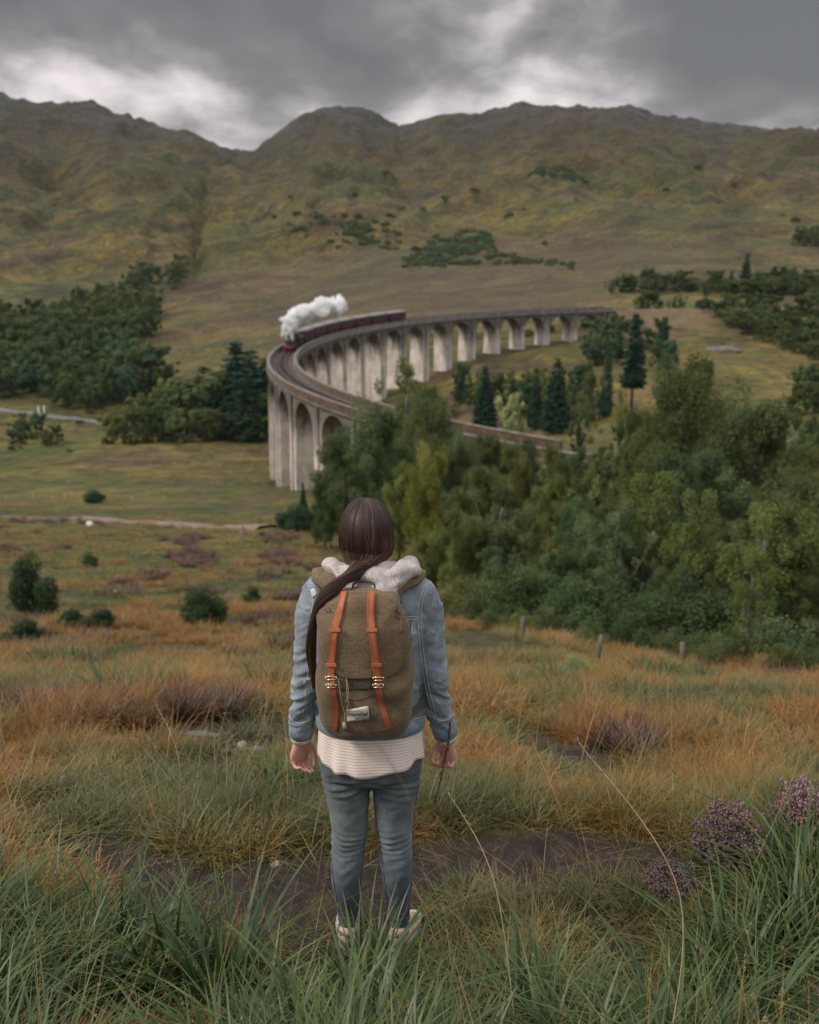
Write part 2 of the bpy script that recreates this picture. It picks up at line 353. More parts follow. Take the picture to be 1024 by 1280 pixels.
def ground_material():
    m, t, b, out = material('moorland'); tc = nd(t, 'ShaderNodeTexCoord'); v = tc.outputs['Object']
    at = lambda n: (lambda a: (setattr(a, 'attribute_name', n), a.outputs['Fac'])[1])(nd(t, 'ShaderNodeAttribute'))
    mud, hea, dist = at('mud'), at('heather'), at('dist')
    big = noise_n(t, v, 0.008, 8, 0.68, 0.6); mid = noise_n(t, v, 0.035, 6, 0.6, 0.6); sm = noise_n(t, v, 0.3, 6, 0.65); fine = noise_n(t, v, 3.5, 5, 0.65)
    olive = (0.072, 0.074, 0.016); tan = (0.150, 0.104, 0.024); rust = (0.098, 0.040, 0.013); green = (0.032, 0.055, 0.012); purp = (0.088, 0.052, 0.046)
    c = ramp(t, mid, [(0.32, green), (0.44, olive), (0.52, tan), (0.60, olive), (0.68, rust)])
    c2 = ramp(t, big, [(0.36, green), (0.46, olive), (0.53, tan), (0.58, purp), (0.66, rust)])
    c = mixc(t, 0.5, c, c2)
    s = ramp(t, sm, [(0.3, (0.4, 0.4, 0.38)), (0.5, (1, 1, 1)), (0.70, (1.5, 1.4, 1.2))]); c = mixc(t, 1.0, c, s, 'MULTIPLY')
    s = ramp(t, fine, [(0.3, (0.55, 0.55, 0.55)), (0.7, (1.4, 1.4, 1.35))]); c = mixc(t, 1.0, c, s, 'MULTIPLY')
    for sc_, lo_, hi_ in ((0.045, 0.50, 1.42), (0.014, 0.62, 1.25)):
        s = ramp(t, noise_n(t, v, sc_, 7, 0.7, 0.8), [(0.38, (lo_, lo_, lo_*1.05)), (0.5, (1,1,1)), (0.63, (hi_, hi_*0.97, hi_*0.88))]); c = mixc(t, ramp(t, dist, [(0.02, (0.25,)*3), (0.2, (0.9,)*3)]), c, mixc(t, 1.0, c, s, 'MULTIPLY'))
    c = mixc(t, mathn(t, 'MULTIPLY', at('brown'), 0.8), c, mixc(t, ramp(t, mid, [(0.42, (0,0,0)), (0.6, (0.85,)*3)]), ramp(t, sm, [(0.3, (0.050, 0.032, 0.024)), (0.7, (0.110, 0.068, 0.046))]), ramp(t, sm, [(0.3, (0.07, 0.055, 0.025)), (0.7, (0.15, 0.11, 0.05))])))
    near = ramp(t, noise_n(t, v, 2.2, 6, 0.7), [(0.35, (0.020, 0.015, 0.009)), (0.55, (0.055, 0.042, 0.018)), (0.72, (0.10, 0.07, 0.03))]); c = mixc(t, ramp(t, dist, [(0.006, (0.9,)*3), (0.03, (0,0,0))]), c, near)
    c = mixc(t, mathn(t, 'MULTIPLY', hea, 0.5), c, (0.085, 0.045, 0.05))
    # bare rock where the hill is steep or high
    geo = nd(t, 'ShaderNodeNewGeometry'); sp = nd(t, 'ShaderNodeSeparateXYZ'); t.links.new(geo.outputs['Normal'], sp.inputs[0])
    spz = nd(t, 'ShaderNodeSeparateXYZ'); t.links.new(geo.outputs['Position'], spz.inputs[0])
    rk = noise_n(t, v, 0.028, 8, 0.7, 0.8)
    hgt = mathn(t, 'MULTIPLY', mathn(t, 'SUBTRACT', spz.outputs[2], 20.0), 0.0075, True)
    rock = ramp(t, mathn(t, 'MULTIPLY', rk, mathn(t, 'ADD', 0.62, mathn(t, 'MULTIPLY', hgt, 0.42))), [(0.49, (0,0,0)), (0.55, (1,1,1))])
    rc = ramp(t, noise_n(t, v, 0.15, 6, 0.7), [(0.3, (0.03, 0.03, 0.028)), (0.6, (0.085, 0.082, 0.078)), (0.8, (0.21, 0.20, 0.20))])
    hb = mixc(t, mathn(t, 'MULTIPLY', hgt, ramp(t, noise_n(t, v, 0.012, 6, 0.65, 0.5), [(0.34, (0.45,)*3), (0.52, (1,)*3)])), c, ramp(t, sm, [(0.3, (0.020, 0.017, 0.009)), (0.7, (0.074, 0.045, 0.020))]))
    c = mixc(t, mathn(t, 'MULTIPLY', rock, 0.8), hb, rc)
    # peat and puddles
    mc = ramp(t, noise_n(t, v, 9, 7, 0.7), [(0.3, (0.012, 0.008, 0.006)), (0.55, (0.040, 0.027, 0.020)), (0.75, (0.085, 0.060, 0.046))])
    c = mixc(t, ramp(t, mud, [(0.35, (0,0,0)), (0.5, (1,1,1))]), c, mc)
    t.links.new(c, b.inputs['Base Color'])
    wet = ramp(t, mathn(t, 'MULTIPLY', mud, noise_n(t, v, 1.5, 3)), [(0.42, (0.85,)*3), (0.5, (0.35,)*3)])
    t.links.new(wet, b.inputs['Roughness']); b.inputs['Specular IOR Level'].default_value = 0.25
    hh = mathn(t, 'ADD', mathn(t, 'MULTIPLY', noise_n(t, v, 14, 6, 0.7), 0.05), mathn(t, 'MULTIPLY', mathn(t, 'ADD', sm, mathn(t, 'MULTIPLY', mid, 6.0)), mathn(t, 'ADD', 0.1, mathn(t, 'MULTIPLY', dist, 2.0))))
    hh = mathn(t, 'ADD', hh, mathn(t, 'MULTIPLY', noise_n(t, v, 0.02, 8, 0.65, 0.5), mathn(t, 'MULTIPLY', dist, 90.0))); hh = mathn(t, 'ADD', hh, mathn(t, 'MULTIPLY', mathn(t, 'MULTIPLY', noise_n(t, v, 16, 5, 0.6), mud), 0.09)); bump(t, b, hh, 0.85, 1.0)
    return m
GROUND_M = ground_material()
build_terrain()
def puddle(px, py, rx, ry, label, seed):
    x0, y0, d0 = march(px, py); g = random.Random(seed); n = 40; ph = [g.uniform(0, 6.28) for _ in range(4)]; V = [(x0, y0, 0)]
    for k in range(n):
        a = 2*math.pi*k/n; w = 1+0.22*math.sin(2*a+ph[0])+0.16*math.sin(3*a+ph[1])+0.10*math.sin(7*a+ph[2])+0.06*math.sin(13*a+ph[3]); V.append((x0+rx*w*math.cos(a), y0+ry*w*math.sin(a), 0))
    V = [(x0+(v[0]-x0)*0.62, y0+(v[1]-y0)*0.62, 0) for v in V]; zz = float(np.percentile(H(np.array([v[0] for v in V]), np.array([v[1] for v in V])), 22))
    o = mesh('puddle', [(v[0], v[1], zz) for v in V], [(0, k+1, (k+1) % n+1) for k in range(n)], M_WATER, None, False); tag(o, label, kind='structure')
M_WATER, _t, _b, _o = material('bog_water'); _b.inputs['Base Color'].default_value = (0.012,0.010,0.008,1); _b.inputs['Roughness'].default_value = 0.12; _b.inputs['Specular IOR Level'].default_value = 0.8
bump(_t, _b, noise_n(_t, coords(_t), 6, 3), 0.15, 0.01)
for _k, _p in enumerate(((95,932,0.42,0.22,'shallow peaty puddle at the left of the moor'),(225,922,0.30,0.20,'puddle in the middle of the left hollow'),(292,942,0.30,0.17,'puddle nearest the left hand of the walker'),(850,960,0.36,0.2,'puddle behind the heather bush'),(722,948,0.26,0.14,'small puddle right of the walker'),(700,990,0.24,0.10,'puddle beside the flat pinkish stone'))): puddle(*_p, _k)
# flat strips that follow the ground
def strip(name, pts, width, mat, lift=0.06, n=160, wob=0.0, prof=False):
    P = dense([(*p, 0) for p in pts], 30); V = []; F = []
    P = [Vector(p) for p in P]
    for i, p in enumerate(P):
        a = P[max(i-1,0)]; b = P[min(i+1,len(P)-1)]; t = (b-a).normalized(); s = Vector((t.y, -t.x, 0))
        w = width*(1+wob*(vn(i/6.0, 3.3, 9)-0.5)*2)
        for k in range(5):
            q = p+s*w*(k/4-0.5); V.append((q.x, q.y, float(H(q.x, q.y))+lift*(1 if 0 < k < 4 else -0.6)))
    for i in range(len(P)-1):
        for k in range(4): F.append((i*5+k, (i+1)*5+k, (i+1)*5+k+1, i*5+k+1))
    return mesh(name, V, F, mat)
def surv(L): return [march(px, py)[:2] for px, py in L]
M_PATH = simple('pale_gravel', (0.12,0.085,0.065), (0.24,0.18,0.145), 1.5, 0.95, bmp=0.3)
M_ROAD = simple('worn_tarmac', (0.10,0.095,0.09), (0.17,0.16,0.15), 0.8, 0.9)
o = strip('footpath', surv([(-60,648),(40,648),(120,650),(200,655),(270,658),(335,662)]), 2.6, M_PATH, 0.30, wob=0.4)
tag(o, 'pale gravel path crossing the moor below the walker on the left', kind='structure')
o = strip('road', surv([(-80,492),(0,512),(60,521),(110,527),(150,534),(210,545)]), 5.0, M_ROAD, 0.35)
tag(o, 'narrow grey road along the valley floor at far left', kind='structure')
# ================================================================== VIADUCT
VCX, VCY, VR, VHW = 107.6335, 224.1633+CAM[1], 135.228, 2.97
VZ = CAM[2]-26.0                     # top of the parapets
def vp(deg, off=0.0, z=0.0):
    a = math.radians(deg); r = VR+off; return (VCX+r*math.cos(a), VCY+r*math.sin(a), z)
ARCH = [110.2,115.0,119.65,124.1,128.8,133.5,138.2,143.1,147.95]
while ARCH[-1] < 198: ARCH.append(ARCH[-1]+5.075)
ARCH += [ARCH[-1]+5.6, ARCH[-1]+11.2, ARCH[-1]+16.8, ARCH[-1]+22.4]
A0 = 106.4; A1 = ARCH[-1]+5.6
def concrete(name):
    m, t, b, out = material(name); v = coords(t); geo = nd(t, 'ShaderNodeNewGeometry'); sp = nd(t, 'ShaderNodeSeparateXYZ'); t.links.new(geo.outputs['Position'], sp.inputs[0])
    n = noise_n(t, v, 0.35, 7, 0.65, 0.5); st = noise_n(t, coords(t, 'Object', (1, 1, 0.07)), 1.1, 6, 0.65)
    c = ramp(t, n, [(0.3, (0.38,0.32,0.275)), (0.5, (0.58,0.50,0.44)), (0.7, (0.72,0.63,0.56))])
    # rain streaks and algae run down from the parapet
    top = mathn(t, 'MULTIPLY', mathn(t, 'SUBTRACT', sp.outputs[2], VZ-15.0), 1/15.0, True)
    dirt = ramp(t, mathn(t, 'ADD', mathn(t, 'MULTIPLY', top, 0.55), mathn(t, 'MULTIPLY', st, 0.6)), [(0.47, (0,0,0)), (0.68, (0.9,0.9,0.9))])
    c = mixc(t, dirt, c, ramp(t, n, [(0.3, (0.05,0.048,0.042)), (0.7, (0.16,0.14,0.12))]))
    gr = ramp(t, st, [(0.55, (0,0,0)), (0.68, (0.5,0.5,0.5))]); c = mixc(t, gr, c, (0.075, 0.065, 0.045))
    # lift lines of the poured concrete
    fz = mathn(t, 'FRACT', mathn(t, 'MULTIPLY', sp.outputs[2], 0.8)); ln = ramp(t, fz, [(0.0, (0.55,)*3), (0.06, (1,1,1))]); c = mixc(t, 0.6, c, mixc(t, 1.0, c, ln, 'MULTIPLY'))
    t.links.new(c, b.inputs['Base Color']); b.inputs['Roughness'].default_value = 0.95; b.inputs['Specular IOR Level'].default_value = 0.1
    bump(t, b, n, 0.5, 0.15); return m
M_CONC = concrete('weathered_concrete')
def parapet_mat():
    m, t, b, out = material('mossy_parapet'); v = coords(t); n = noise_n(t, v, 0.7, 6, 0.65); geo = nd(t, 'ShaderNodeNewGeometry'); sp = nd(t, 'ShaderNodeSeparateXYZ'); t.links.new(geo.outputs['Position'], sp.inputs[0])
    old = ramp(t, n, [(0.3, (0.032,0.024,0.018)), (0.7, (0.15,0.085,0.042))]); gry = ramp(t, n, [(0.3, (0.10,0.095,0.09)), (0.7, (0.30,0.27,0.25))])
    k = mathn(t, 'ADD', mathn(t, 'MULTIPLY', mathn(t, 'SUBTRACT', sp.outputs[1], 185.0), 0.012), mathn(t, 'MULTIPLY', noise_n(t, v, 0.05, 4), 0.6), True)
    t.links.new(mixc(t, k, old, gry), b.inputs['Base Color']); b.inputs['Roughness'].default_value = 0.95; bump(t, b, n, 0.4, 0.1); return m
M_PARA = parapet_mat()
M_COPE = simple('lichened_coping', (0.085,0.07,0.058), (0.25,0.21,0.18), 0.9, 0.95)
M_BALL = simple('ballast', (0.055,0.038,0.036), (0.15,0.10,0.095), 6, 0.95, bmp=0.5)
M_RAIL = simple('worn_rail_steel', (0.30,0.29,0.30), None, 5, 0.35, 0.9)
M_SLEEP = simple('dark_sleeper', (0.035,0.025,0.02), (0.07,0.05,0.04), 3, 0.9)
via = empty('viaduct', vp(178, 0, float(H(*vp(178)[:2]))))
tag(via, 'long curved concrete railway viaduct of tall round arches crossing the valley', 'viaduct')
def vlocal(o):
    o.parent = via; o.matrix_parent_inverse = Matrix.Translation(-Vector(via.location)); return o
def sweep(name, offs, a0, a1, mat, step=0.6):
    """closed profile [(radial offset, z)] swept along the curve"""
    n = max(2, int((a1-a0)/step)); V = []; F = []; k = len(offs)
    for i in range(n+1):
        a = a0+(a1-a0)*i/n
        for (o_, z) in offs: V.append(vp(a, o_, z))
    for i in range(n):
        for j in range(k): F.append((i*k+j, i*k+(j+1)%k, (i+1)*k+(j+1)%k, (i+1)*k+j))
    F.append(tuple(range(k))); F.append(tuple(n*k+j for j in range(k))[::-1])
    return vlocal(mesh(name, V, F, mat, None, False))
ZD = VZ-1.0; ZS = ZD-0.45           # top of ballast, bottom of the deck slab
sweep('deck', [(-2.55,ZD-0.25),(2.55,ZD-0.25),(2.55,ZS),(-2.55,ZS)], A0-3, 240, M_CONC)
sweep('ballast_bed', [(-2.2,ZD-0.247),(-1.5,ZD),(1.5,ZD),(2.2,ZD-0.247)], A0-3, 240, M_BALL)
for s in (-1, 1):
    a_end = 228.3 if s < 0 else 231
    o = sweep('parapet', [(s*2.56,VZ-0.13),(s*2.97,VZ-0.13),(s*2.97,ZS+0.1),(s*2.56,ZS+0.1)], A0, a_end, M_PARA)
    o['label'] = 'outer parapet stained brown' if s > 0 else 'inner parapet dark with moss'
    sweep('coping', [(s*2.48,VZ),(s*3.06,VZ),(s*3.06,VZ-0.127),(s*2.48,VZ-0.127)], A0, a_end, M_COPE)
    sweep('cornice', [(s*2.55,ZS+0.097),(s*3.2,ZS+0.097),(s*3.2,ZS-0.22),(s*2.55,ZS-0.22)], A0, a_end, M_CONC)
for s in (-0.72, 0.72): sweep('rail', [(s-0.05,ZD+0.24),(s+0.05,ZD+0.24),(s+0.05,ZD+0.10),(s-0.05,ZD+0.10)], A0-3, 240, M_RAIL)
mb = MB()
a = A0-3
while a < 240:
    R = Matrix.Rotation(math.radians(a), 3, 'Z'); mb.box(vp(a, 0, ZD+0.04), (2.5, 0.25, 0.13), R); a += 0.28
vlocal(tag(mb.build('sleeper', M_SLEEP), kind='stuff'))
edges = [ARCH[0]-2.4]+[(ARCH[i]+ARCH[i+1])/2 for i in range(len(ARCH)-1)]+[ARCH[-1]+2.8]
SPR = []
for i, ac in enumerate(ARCH):        # one arch: two spandrel faces with a round-headed opening, and the soffit
    e0, e1 = edges[i], edges[i+1]; pitch = math.radians((ARCH[min(i+1,len(ARCH)-1)]-ARCH[max(i-1,0)])/(2 if 0 < i < len(ARCH)-1 else 1))*VR
    rad = 0.385*pitch; crown = ZS-0.85; spr = crown-rad; SPR.append((spr, rad)); V = []; F = []; N = 14
    loc = []
    for k in range(N+1):
        th = math.pi*k/N; loc.append((-rad*math.cos(th), spr+rad*math.sin(th)))
    q = math.degrees(1/VR)
    inn = [(ac+x*q, z) for x, z in loc]
    top = [(ac+x*q, ZS-0.003) for x, z in loc]
    inn = [(e0, spr)]+inn+[(e1, spr)]; top = [(e0, ZS-0.003)]+top+[(e1, ZS-0.003)]
    for off in (2.62, -2.62):
        b_ = len(V); V += [vp(a_, off, z) for a_, z in inn]+[vp(a_, off, z) for a_, z in top]; L = len(inn)
        for k in range(L-1): F.append((b_+k, b_+k+1, b_+L+k+1, b_+L+k))
    L = len(inn)
    for k in range(L-1): F.append((k, 2*L+k, 2*L+k+1, k+1))
    vlocal(mesh('arch', V, F, M_CONC, None, False))
    # raised ring round each opening
    V = []; F = []
    for s in (-1, 1):
        b_ = len(V)
        for k in range(N+1):
            th = math.pi*k/N
            for rr, off in ((rad, 2.62), (rad, 2.74), (rad+0.55, 2.74), (rad+0.55, 2.62)):
                V.append(vp(ac-rr*math.cos(th)*q, s*off, spr+rr*math.sin(th)))
        for k in range(N):
            for j in range(3): F.append((b_+k*4+j, b_+k*4+j+1, b_+k*4+5+j, b_+k*4+4+j))
    vlocal(mesh('arch_ring', V, F, M_CONC, None, False))
for i, e in enumerate(edges):
    sp_, rd_ = SPR[min(i, len(SPR)-1)]; sp2, rd2 = SPR[max(i-1, 0)]
    sp_ = min(sp_, sp2) if i else sp_; lo = (ARCH[i-1]+rd2*q) if i else e-1.0; hi = (ARCH[i]-rd_*q) if i < len(ARCH) else e+1.3
    c = (lo+hi)/2; w = math.radians(hi-lo)*VR; g = min(float(H(*vp(c, 0)[:2])), float(H(*vp(c, 2.6)[:2])), float(H(*vp(c, -2.6)[:2])))-1.5
    if g > sp_-0.3: g = sp_-3.0
    h = sp_-g; R = Matrix.Rotation(math.radians(c), 3, 'Z'); V = []
    for z, k in ((sp_-0.002, 0.0), (g, 0.028*h)):
        for a_, b_ in ((-1,-1),(1,-1),(1,1),(-1,1)):
            V.append(R @ Vector((a_*(2.55+k*0.8), b_*(w/2+k*0.55), 0))+Vector(vp(c, 0, z)))
    vlocal(mesh('pier', V, [(0,1,2,3),(4,7,6,5),(0,4,5,1),(1,5,6,2),(2,6,7,3),(3,7,4,0)], M_CONC, None, False))
    # pilaster strips rising over the pier to the cornice, impost band below them
    for s in (-1, 1):
        kw = (0.9 if i % 4 else 1.35)
        V = []; F = []; V2 = []
        for z, p_ in ((ZS-0.23, 0.0), (g, 0.028*h)):
            for a_, b_ in ((s*(2.4), -kw/2),(s*(2.95+p_), -kw/2),(s*(2.95+p_), kw/2),(s*2.4, kw/2)):
                V2.append(R @ Vector((a_, b_, 0))+Vector(vp(c, 0, z)))
        V += V2; F += [(0,1,2,3),(4,7,6,5),(0,4,5,1),(1,5,6,2),(2,6,7,3),(3,7,4,0)]
        vlocal(mesh('pilaster', V, F, M_CONC, None, False))
for a_ in (A0-0.6, 229.2):           # end abutments
    R = Matrix.Rotation(math.radians(a_), 3, 'Z'); mb = MB(); mb.box(vp(a_, 0, ZS-9.01), (5.9, 6.0, 18), R); vlocal(mb.build('abutment', M_CONC))
# embankment and track beyond both ends
def embank(name, a0, a1, ext, label):
    V = []; F = []; P = []
    n = 26
    pts = [vp(a0+(a1-a0)*i/6, 0, 0)[:2] for i in range(7)]
    dx, dy = pts[-1][0]-pts[-2][0], pts[-1][1]-pts[-2][1]; l = math.hypot(dx, dy); dx /= l; dy /= l
    turn = ext[1]; ang = math.atan2(dy, dx); x, y = pts[-1]
    for i in range(n):
        ang += turn; x += math.cos(ang)*ext[0]/n; y += math.sin(ang)*ext[0]/n; pts.append((x, y))
    for i, p in enumerate(pts):
        a = pts[max(i-1,0)]; b_ = pts[min(i+1,len(pts)-1)]; l = math.hypot(b_[0]-a[0], b_[1]-a[1]); t = ((b_[0]-a[0])/l, (b_[1]-a[1])/l); s = (t[1], -t[0])
        for off, dz in ((-16, None), (-3.2, 0.0), (-1.6, 0.0), (1.6, 0.0), (3.2, 0.0), (16, None)):
            X, Y = p[0]+s[0]*off, p[1]+s[1]*off
            z = float(H(X, Y))-1.2 if dz is None else ZD-0.3
            V.append((X, Y, min(z, ZD-0.3) if dz is None else z))
    for i in range(len(pts)-1):
        for k in range(5): F.append((i*6+k, i*6+k+1, i*6+7+k, i*6+6+k))
    o = mesh(name, V, F, M_EMB, None, False); tag(o, label, kind='structure')
M_EMB = simple('embankment_turf', (0.09,0.06,0.035), (0.16,0.115,0.055), 0.25, 0.95, bmp=0.4, bd=0.4)
embank('railway_embankment', A0-0.5, A0-3, (260, -0.012), 'reddish railway embankment running right from the far end of the viaduct')
embank('railway_embankment', 230.5, 233, (70, 0.01), 'railway bank behind the trees at the near end of the viaduct')
# ================================================================== TRAIN
M_MAROON = simple('maroon_paint', (0.060,0.011,0.014), (0.09,0.018,0.020), 2, 0.4, spec=0.5)
M_CREAM = simple('cream_roof_grey', (0.17,0.165,0.155), (0.27,0.26,0.24), 1, 0.7)
M_GLASS = simple('dark_window_glass', (0.03,0.03,0.035), (0.08,0.08,0.09), 2, 0.15, spec=0.6)
M_BLK = simple('black_boiler_paint', (0.02,0.024,0.022), (0.04,0.048,0.042), 3, 0.4, spec=0.5)
M_RED = simple('red_buffer_beam', (0.45,0.03,0.03), None, 3, 0.5)
M_BRASS = simple('brass', (0.6,0.42,0.16), None, 3, 0.3, 0.9)
ZR = ZD+0.24
def place_train(o, deg):
    p = vp(deg, 0, ZR); o.location = p; o.rotation_euler = (0, 0, math.radians(deg)+math.pi/2)   # +x points to the growing angle (towards the camera end)
CL = 9.5
def make_coach():
    r = empty('railway_carriage'); mb = MB(); L = CL-1.2
    mb.box((0,0,1.95), (L, 2.5, 2.1)); mb.build('body', M_MAROON, r)
    V = []; F = []
    for i, x in enumerate((-L/2-0.05, L/2+0.05)):
        for k in range(9):
            a = math.pi*k/8; V.append((x, 1.36*math.cos(a), 3.003+0.62*math.sin(a)))
    for k in range(8): F.append((k, k+1, 9+k+1, 9+k))
    F += [tuple(range(9))[::-1], tuple(range(9, 18)), (0, 9, 17, 8)]
    mesh('roof', V, F, M_CREAM, r, True)
    w0 = None
    for s in (-1, 1):
        for k in range(6):
            x = -L/2+1.0+k*(L-2.0)/5
            if w0 is None:
                m = MB(); m.box((0,0,0), (0.95, 0.05, 0.8)); w0 = m.build('window', M_GLASS, r); w0.location = (x, s*1.27, 2.4)
            else:
                c = w0.copy(); link(c, r); c.location = (x, s*1.27, 2.4)
    for x in (-L/2+1.7, L/2-1.7):
        m = MB(); m.box((x,0,0.75), (2.6, 1.9, 0.3))
        for dx in (-0.8, 0.8):
            for y in (-0.75, 0.75): m.cyl((x+dx,y-0.07,0.45), (x+dx,y+0.07,0.45), 0.45, 14)
        m.build('bogie', M_BLK, r)
    for x in (-L/2-0.15, L/2+0.15):
        m = MB(); m.box((x,0,1.9), (0.35, 1.0, 1.9)); m.build('gangway', M_BLK, r)
    return r
def copy_tree(o, parent=None):
    c = o.copy(); COL.objects.link(c); c.parent = parent
    if parent is not None: c.matrix_parent_inverse = o.matrix_parent_inverse
    for ch in [q for q in bpy.data.objects if q.parent == o]: copy_tree(ch, c)
    return c
LOCO = 176.4
proto = make_coach(); ccs = [copy_tree(proto) for _ in range(6)]
SPD = math.degrees(CL/VR)
names = ['first', 'second', 'third', 'fourth', 'fifth', 'sixth', 'last']
for i, o in enumerate([proto]+ccs):
    place_train(o, LOCO-2.9-1.6-SPD*(i+0.5)+0.2)
    tag(o, ('maroon railway carriage with pale roof, %s behind the engine' % names[i]) if i < 6 else 'maroon railway carriage with pale roof at the tail of the train', 'railway carriage', 'carriages of the steam train')
def make_loco():
    r = empty('steam_locomotive')
    m = MB(); m.tube([(-2.2,0,2.25),(3.3,0,2.25)], [0.85,0.78], 20); m.build('boiler', M_BLK, r, True)
    m = MB(); m.cyl((3.3,0,2.25), (4.3,0,2.25), 0.86, 20); m.cyl((4.3,0,2.25), (4.38,0,2.25), 0.7, 20); m.build('smokebox', M_BLK, r, True)
    m = MB(); m.tube([(3.8,0,3.0),(3.8,0,3.3),(3.8,0,3.62)], [0.34,0.27,0.36], 14); m.build('chimney', M_BLK, r, True)
    m = MB(); m.tube([(1.2,0,2.95),(1.2,0,3.2),(1.2,0,3.35)], [0.42,0.38,0.12], 12); m.build('dome', M_BRASS, r, True)
    m = MB(); m.box((-3.1,-1.2,2.35),(1.8,0.08,1.9)); m.box((-3.1,1.2,2.35),(1.8,0.08,1.9)); m.box((-2.22,0,2.35),(0.08,2.32,1.9)); m.box((-3.1,0,3.42),(2.1,2.6,0.12)); m.build('cab', M_BLK, r)
    m = MB(); m.box((0.7,0,1.25),(7.4,2.4,0.14)); m.box((0.2,0,0.95),(6.8,1.1,0.45)); m.build('running_board', M_BLK, r)
    m = MB(); m.box((4.5,0,1.05),(0.16,2.5,0.5)); m.build('buffer_beam', M_RED, r)
    for y in (-0.85, 0.85):
        m = MB(); m.cyl((4.58,y,1.08),(5.0,y,1.08),0.09,10); m.cyl((5.0,y,1.08),(5.06,y,1.08),0.24,14); m.build('buffer', M_BLK, r)
        m = MB(); m.cyl((2.9,y*1.2,0.95),(4.0,y*1.2,0.95),0.32,14); m.build('cylinder_block', M_BLK, r)
    for x, rd in ((3.4,0.45),(1.7,0.8),(-0.2,0.8),(-2.1,0.8)):
        for y in (-0.76, 0.76):
            m = MB(); m.cyl((x,y-0.07,rd),(x,y+0.07,rd),rd,20); m.build('wheel', M_BLK, r)
    for y in (-0.93, 0.93):
        m = MB(); m.box((-0.2,y,0.8),(4.2,0.07,0.12)); m.build('coupling_rod', M_RAIL, r)
    for y in (-0.5, 0.5):
        m = MB(); m.cyl((4.4,y,1.75),(4.55,y,1.75),0.12,12); m.build('headlamp', M_CREAM, r)
    return r
lo = make_loco(); place_train(lo, LOCO); tag(lo, 'black steam locomotive with a red buffer beam leading the train over the viaduct', 'locomotive')
tn = empty('tender'); m = MB(); m.box((0,0,1.7),(4.2,2.4,1.5)); m.box((0,0,0.85),(4.4,2.2,0.2)); m.build('tank', M_BLK, tn)
m = MB(); m.add([(-1.6,-0.9,2.45),(1.6,-0.9,2.45),(1.6,0.9,2.45),(-1.6,0.9,2.45),(0.3,0,2.95)], [(0,1,4),(1,2,4),(2,3,4),(3,0,4)]); m.build('coal', M_SLEEP, tn)
for x in (-1.4, 0, 1.4):
    for y in (-0.76, 0.76):
        m = MB(); m.cyl((x,y-0.07,0.55),(x,y+0.07,0.55),0.55,16); m.build('wheel', M_BLK, tn)
place_train(tn, LOCO-2.85); tag(tn, 'black tender coupled between the engine and the first maroon carriage', 'tender')
# steam
def steam():
    cx, cy, cz = vp(LOCO+1.6, 0, ZR+3.7); D = cy-CAM[1]
    path = [(364,424,0.6),(361,413,1.2),(363,404,1.9),(370,397,2.3),(380,393,2.3),(390,390,2.4),(400,387,2.5),(411,385,2.5),(421,382,2.2),(428,381,1.5)]
    mb = MB(); rr = random.Random(4)
    for i, (px, py, rad) in enumerate(dense(path, 4)):
        dd = D+6*i/30.0; v = ray(px, py); v = v/v[1]
        for k in range(8):
            r = rad*rr.uniform(0.22, 0.5); q = [rr.gauss(0, rad*0.42) for _ in range(3)]
            c = (v[0]*dd+q[0], dd+CAM[1]+q[1], CAM[2]+v[2]*dd+q[2]*0.8)
            Vv, Ff = ICO; mb.add([(c[0]+p[0]*r, c[1]+p[1]*r, c[2]+p[2]*r) for p in Vv], Ff)
    for px, py, rad in ((428,374,0.7),(431,377,0.5)):
        v = ray(px, py); v = v/v[1]; dd = D+7; Vv, Ff = ICO; mb.add([(v[0]*dd+p[0]*rad, dd+CAM[1]+p[1]*rad, CAM[2]+v[2]*dd+p[2]*rad) for p in Vv], Ff)
    def disp(co, no):
        return n3(co, (1.1,)*3)*0.40+n3(co, (2.6,)*3, 5)*0.3+n3(co, (6,)*3, 9)*0.2
    SC.cycles.volume_bounces = 4
    m, t, b, out = material('steam'); b.inputs['Base Color'].default_value = (0.9,0.9,0.87,1); b.inputs['Roughness'].default_value = 1; b.inputs['Specular IOR Level'].default_value = 0
    t.nodes.remove(b); pv = nd(t, 'ShaderNodeVolumePrincipled'); pv.inputs['Color'].default_value = (0.995,0.995,0.99,1); pv.inputs['Density'].default_value = 1.6; t.links.new(pv.outputs[0], out.inputs['Volume'])
    df = nd(t, 'ShaderNodeBsdfDiffuse'); tr = nd(t, 'ShaderNodeBsdfTranslucent'); tr.inputs[0].default_value = (0.9,0.9,0.88,1)
    mx = nd(t, 'ShaderNodeMixShader'); mx.inputs[0].default_value = 0.35; t.links.new(df.outputs[0], mx.inputs[1]); t.links.new(tr.outputs[0], mx.inputs[2])
    for q_ in (df, tr, mx): t.nodes.remove(q_)
    o = fuse('steam_plume', mb, 0.22, m, None, 2, disp); tag(o, 'billowing white steam trailing back from the engine chimney', 'steam plume', kind='stuff')
def _ico():
    bm = bmesh.new(); bmesh.ops.create_icosphere(bm, subdivisions=2, radius=1); V = [tuple(v.co) for v in bm.verts]; F = [tuple(v.index for v in f.verts) for f in bm.faces]; bm.free(); return V, F
ICO = _ico()
steam()
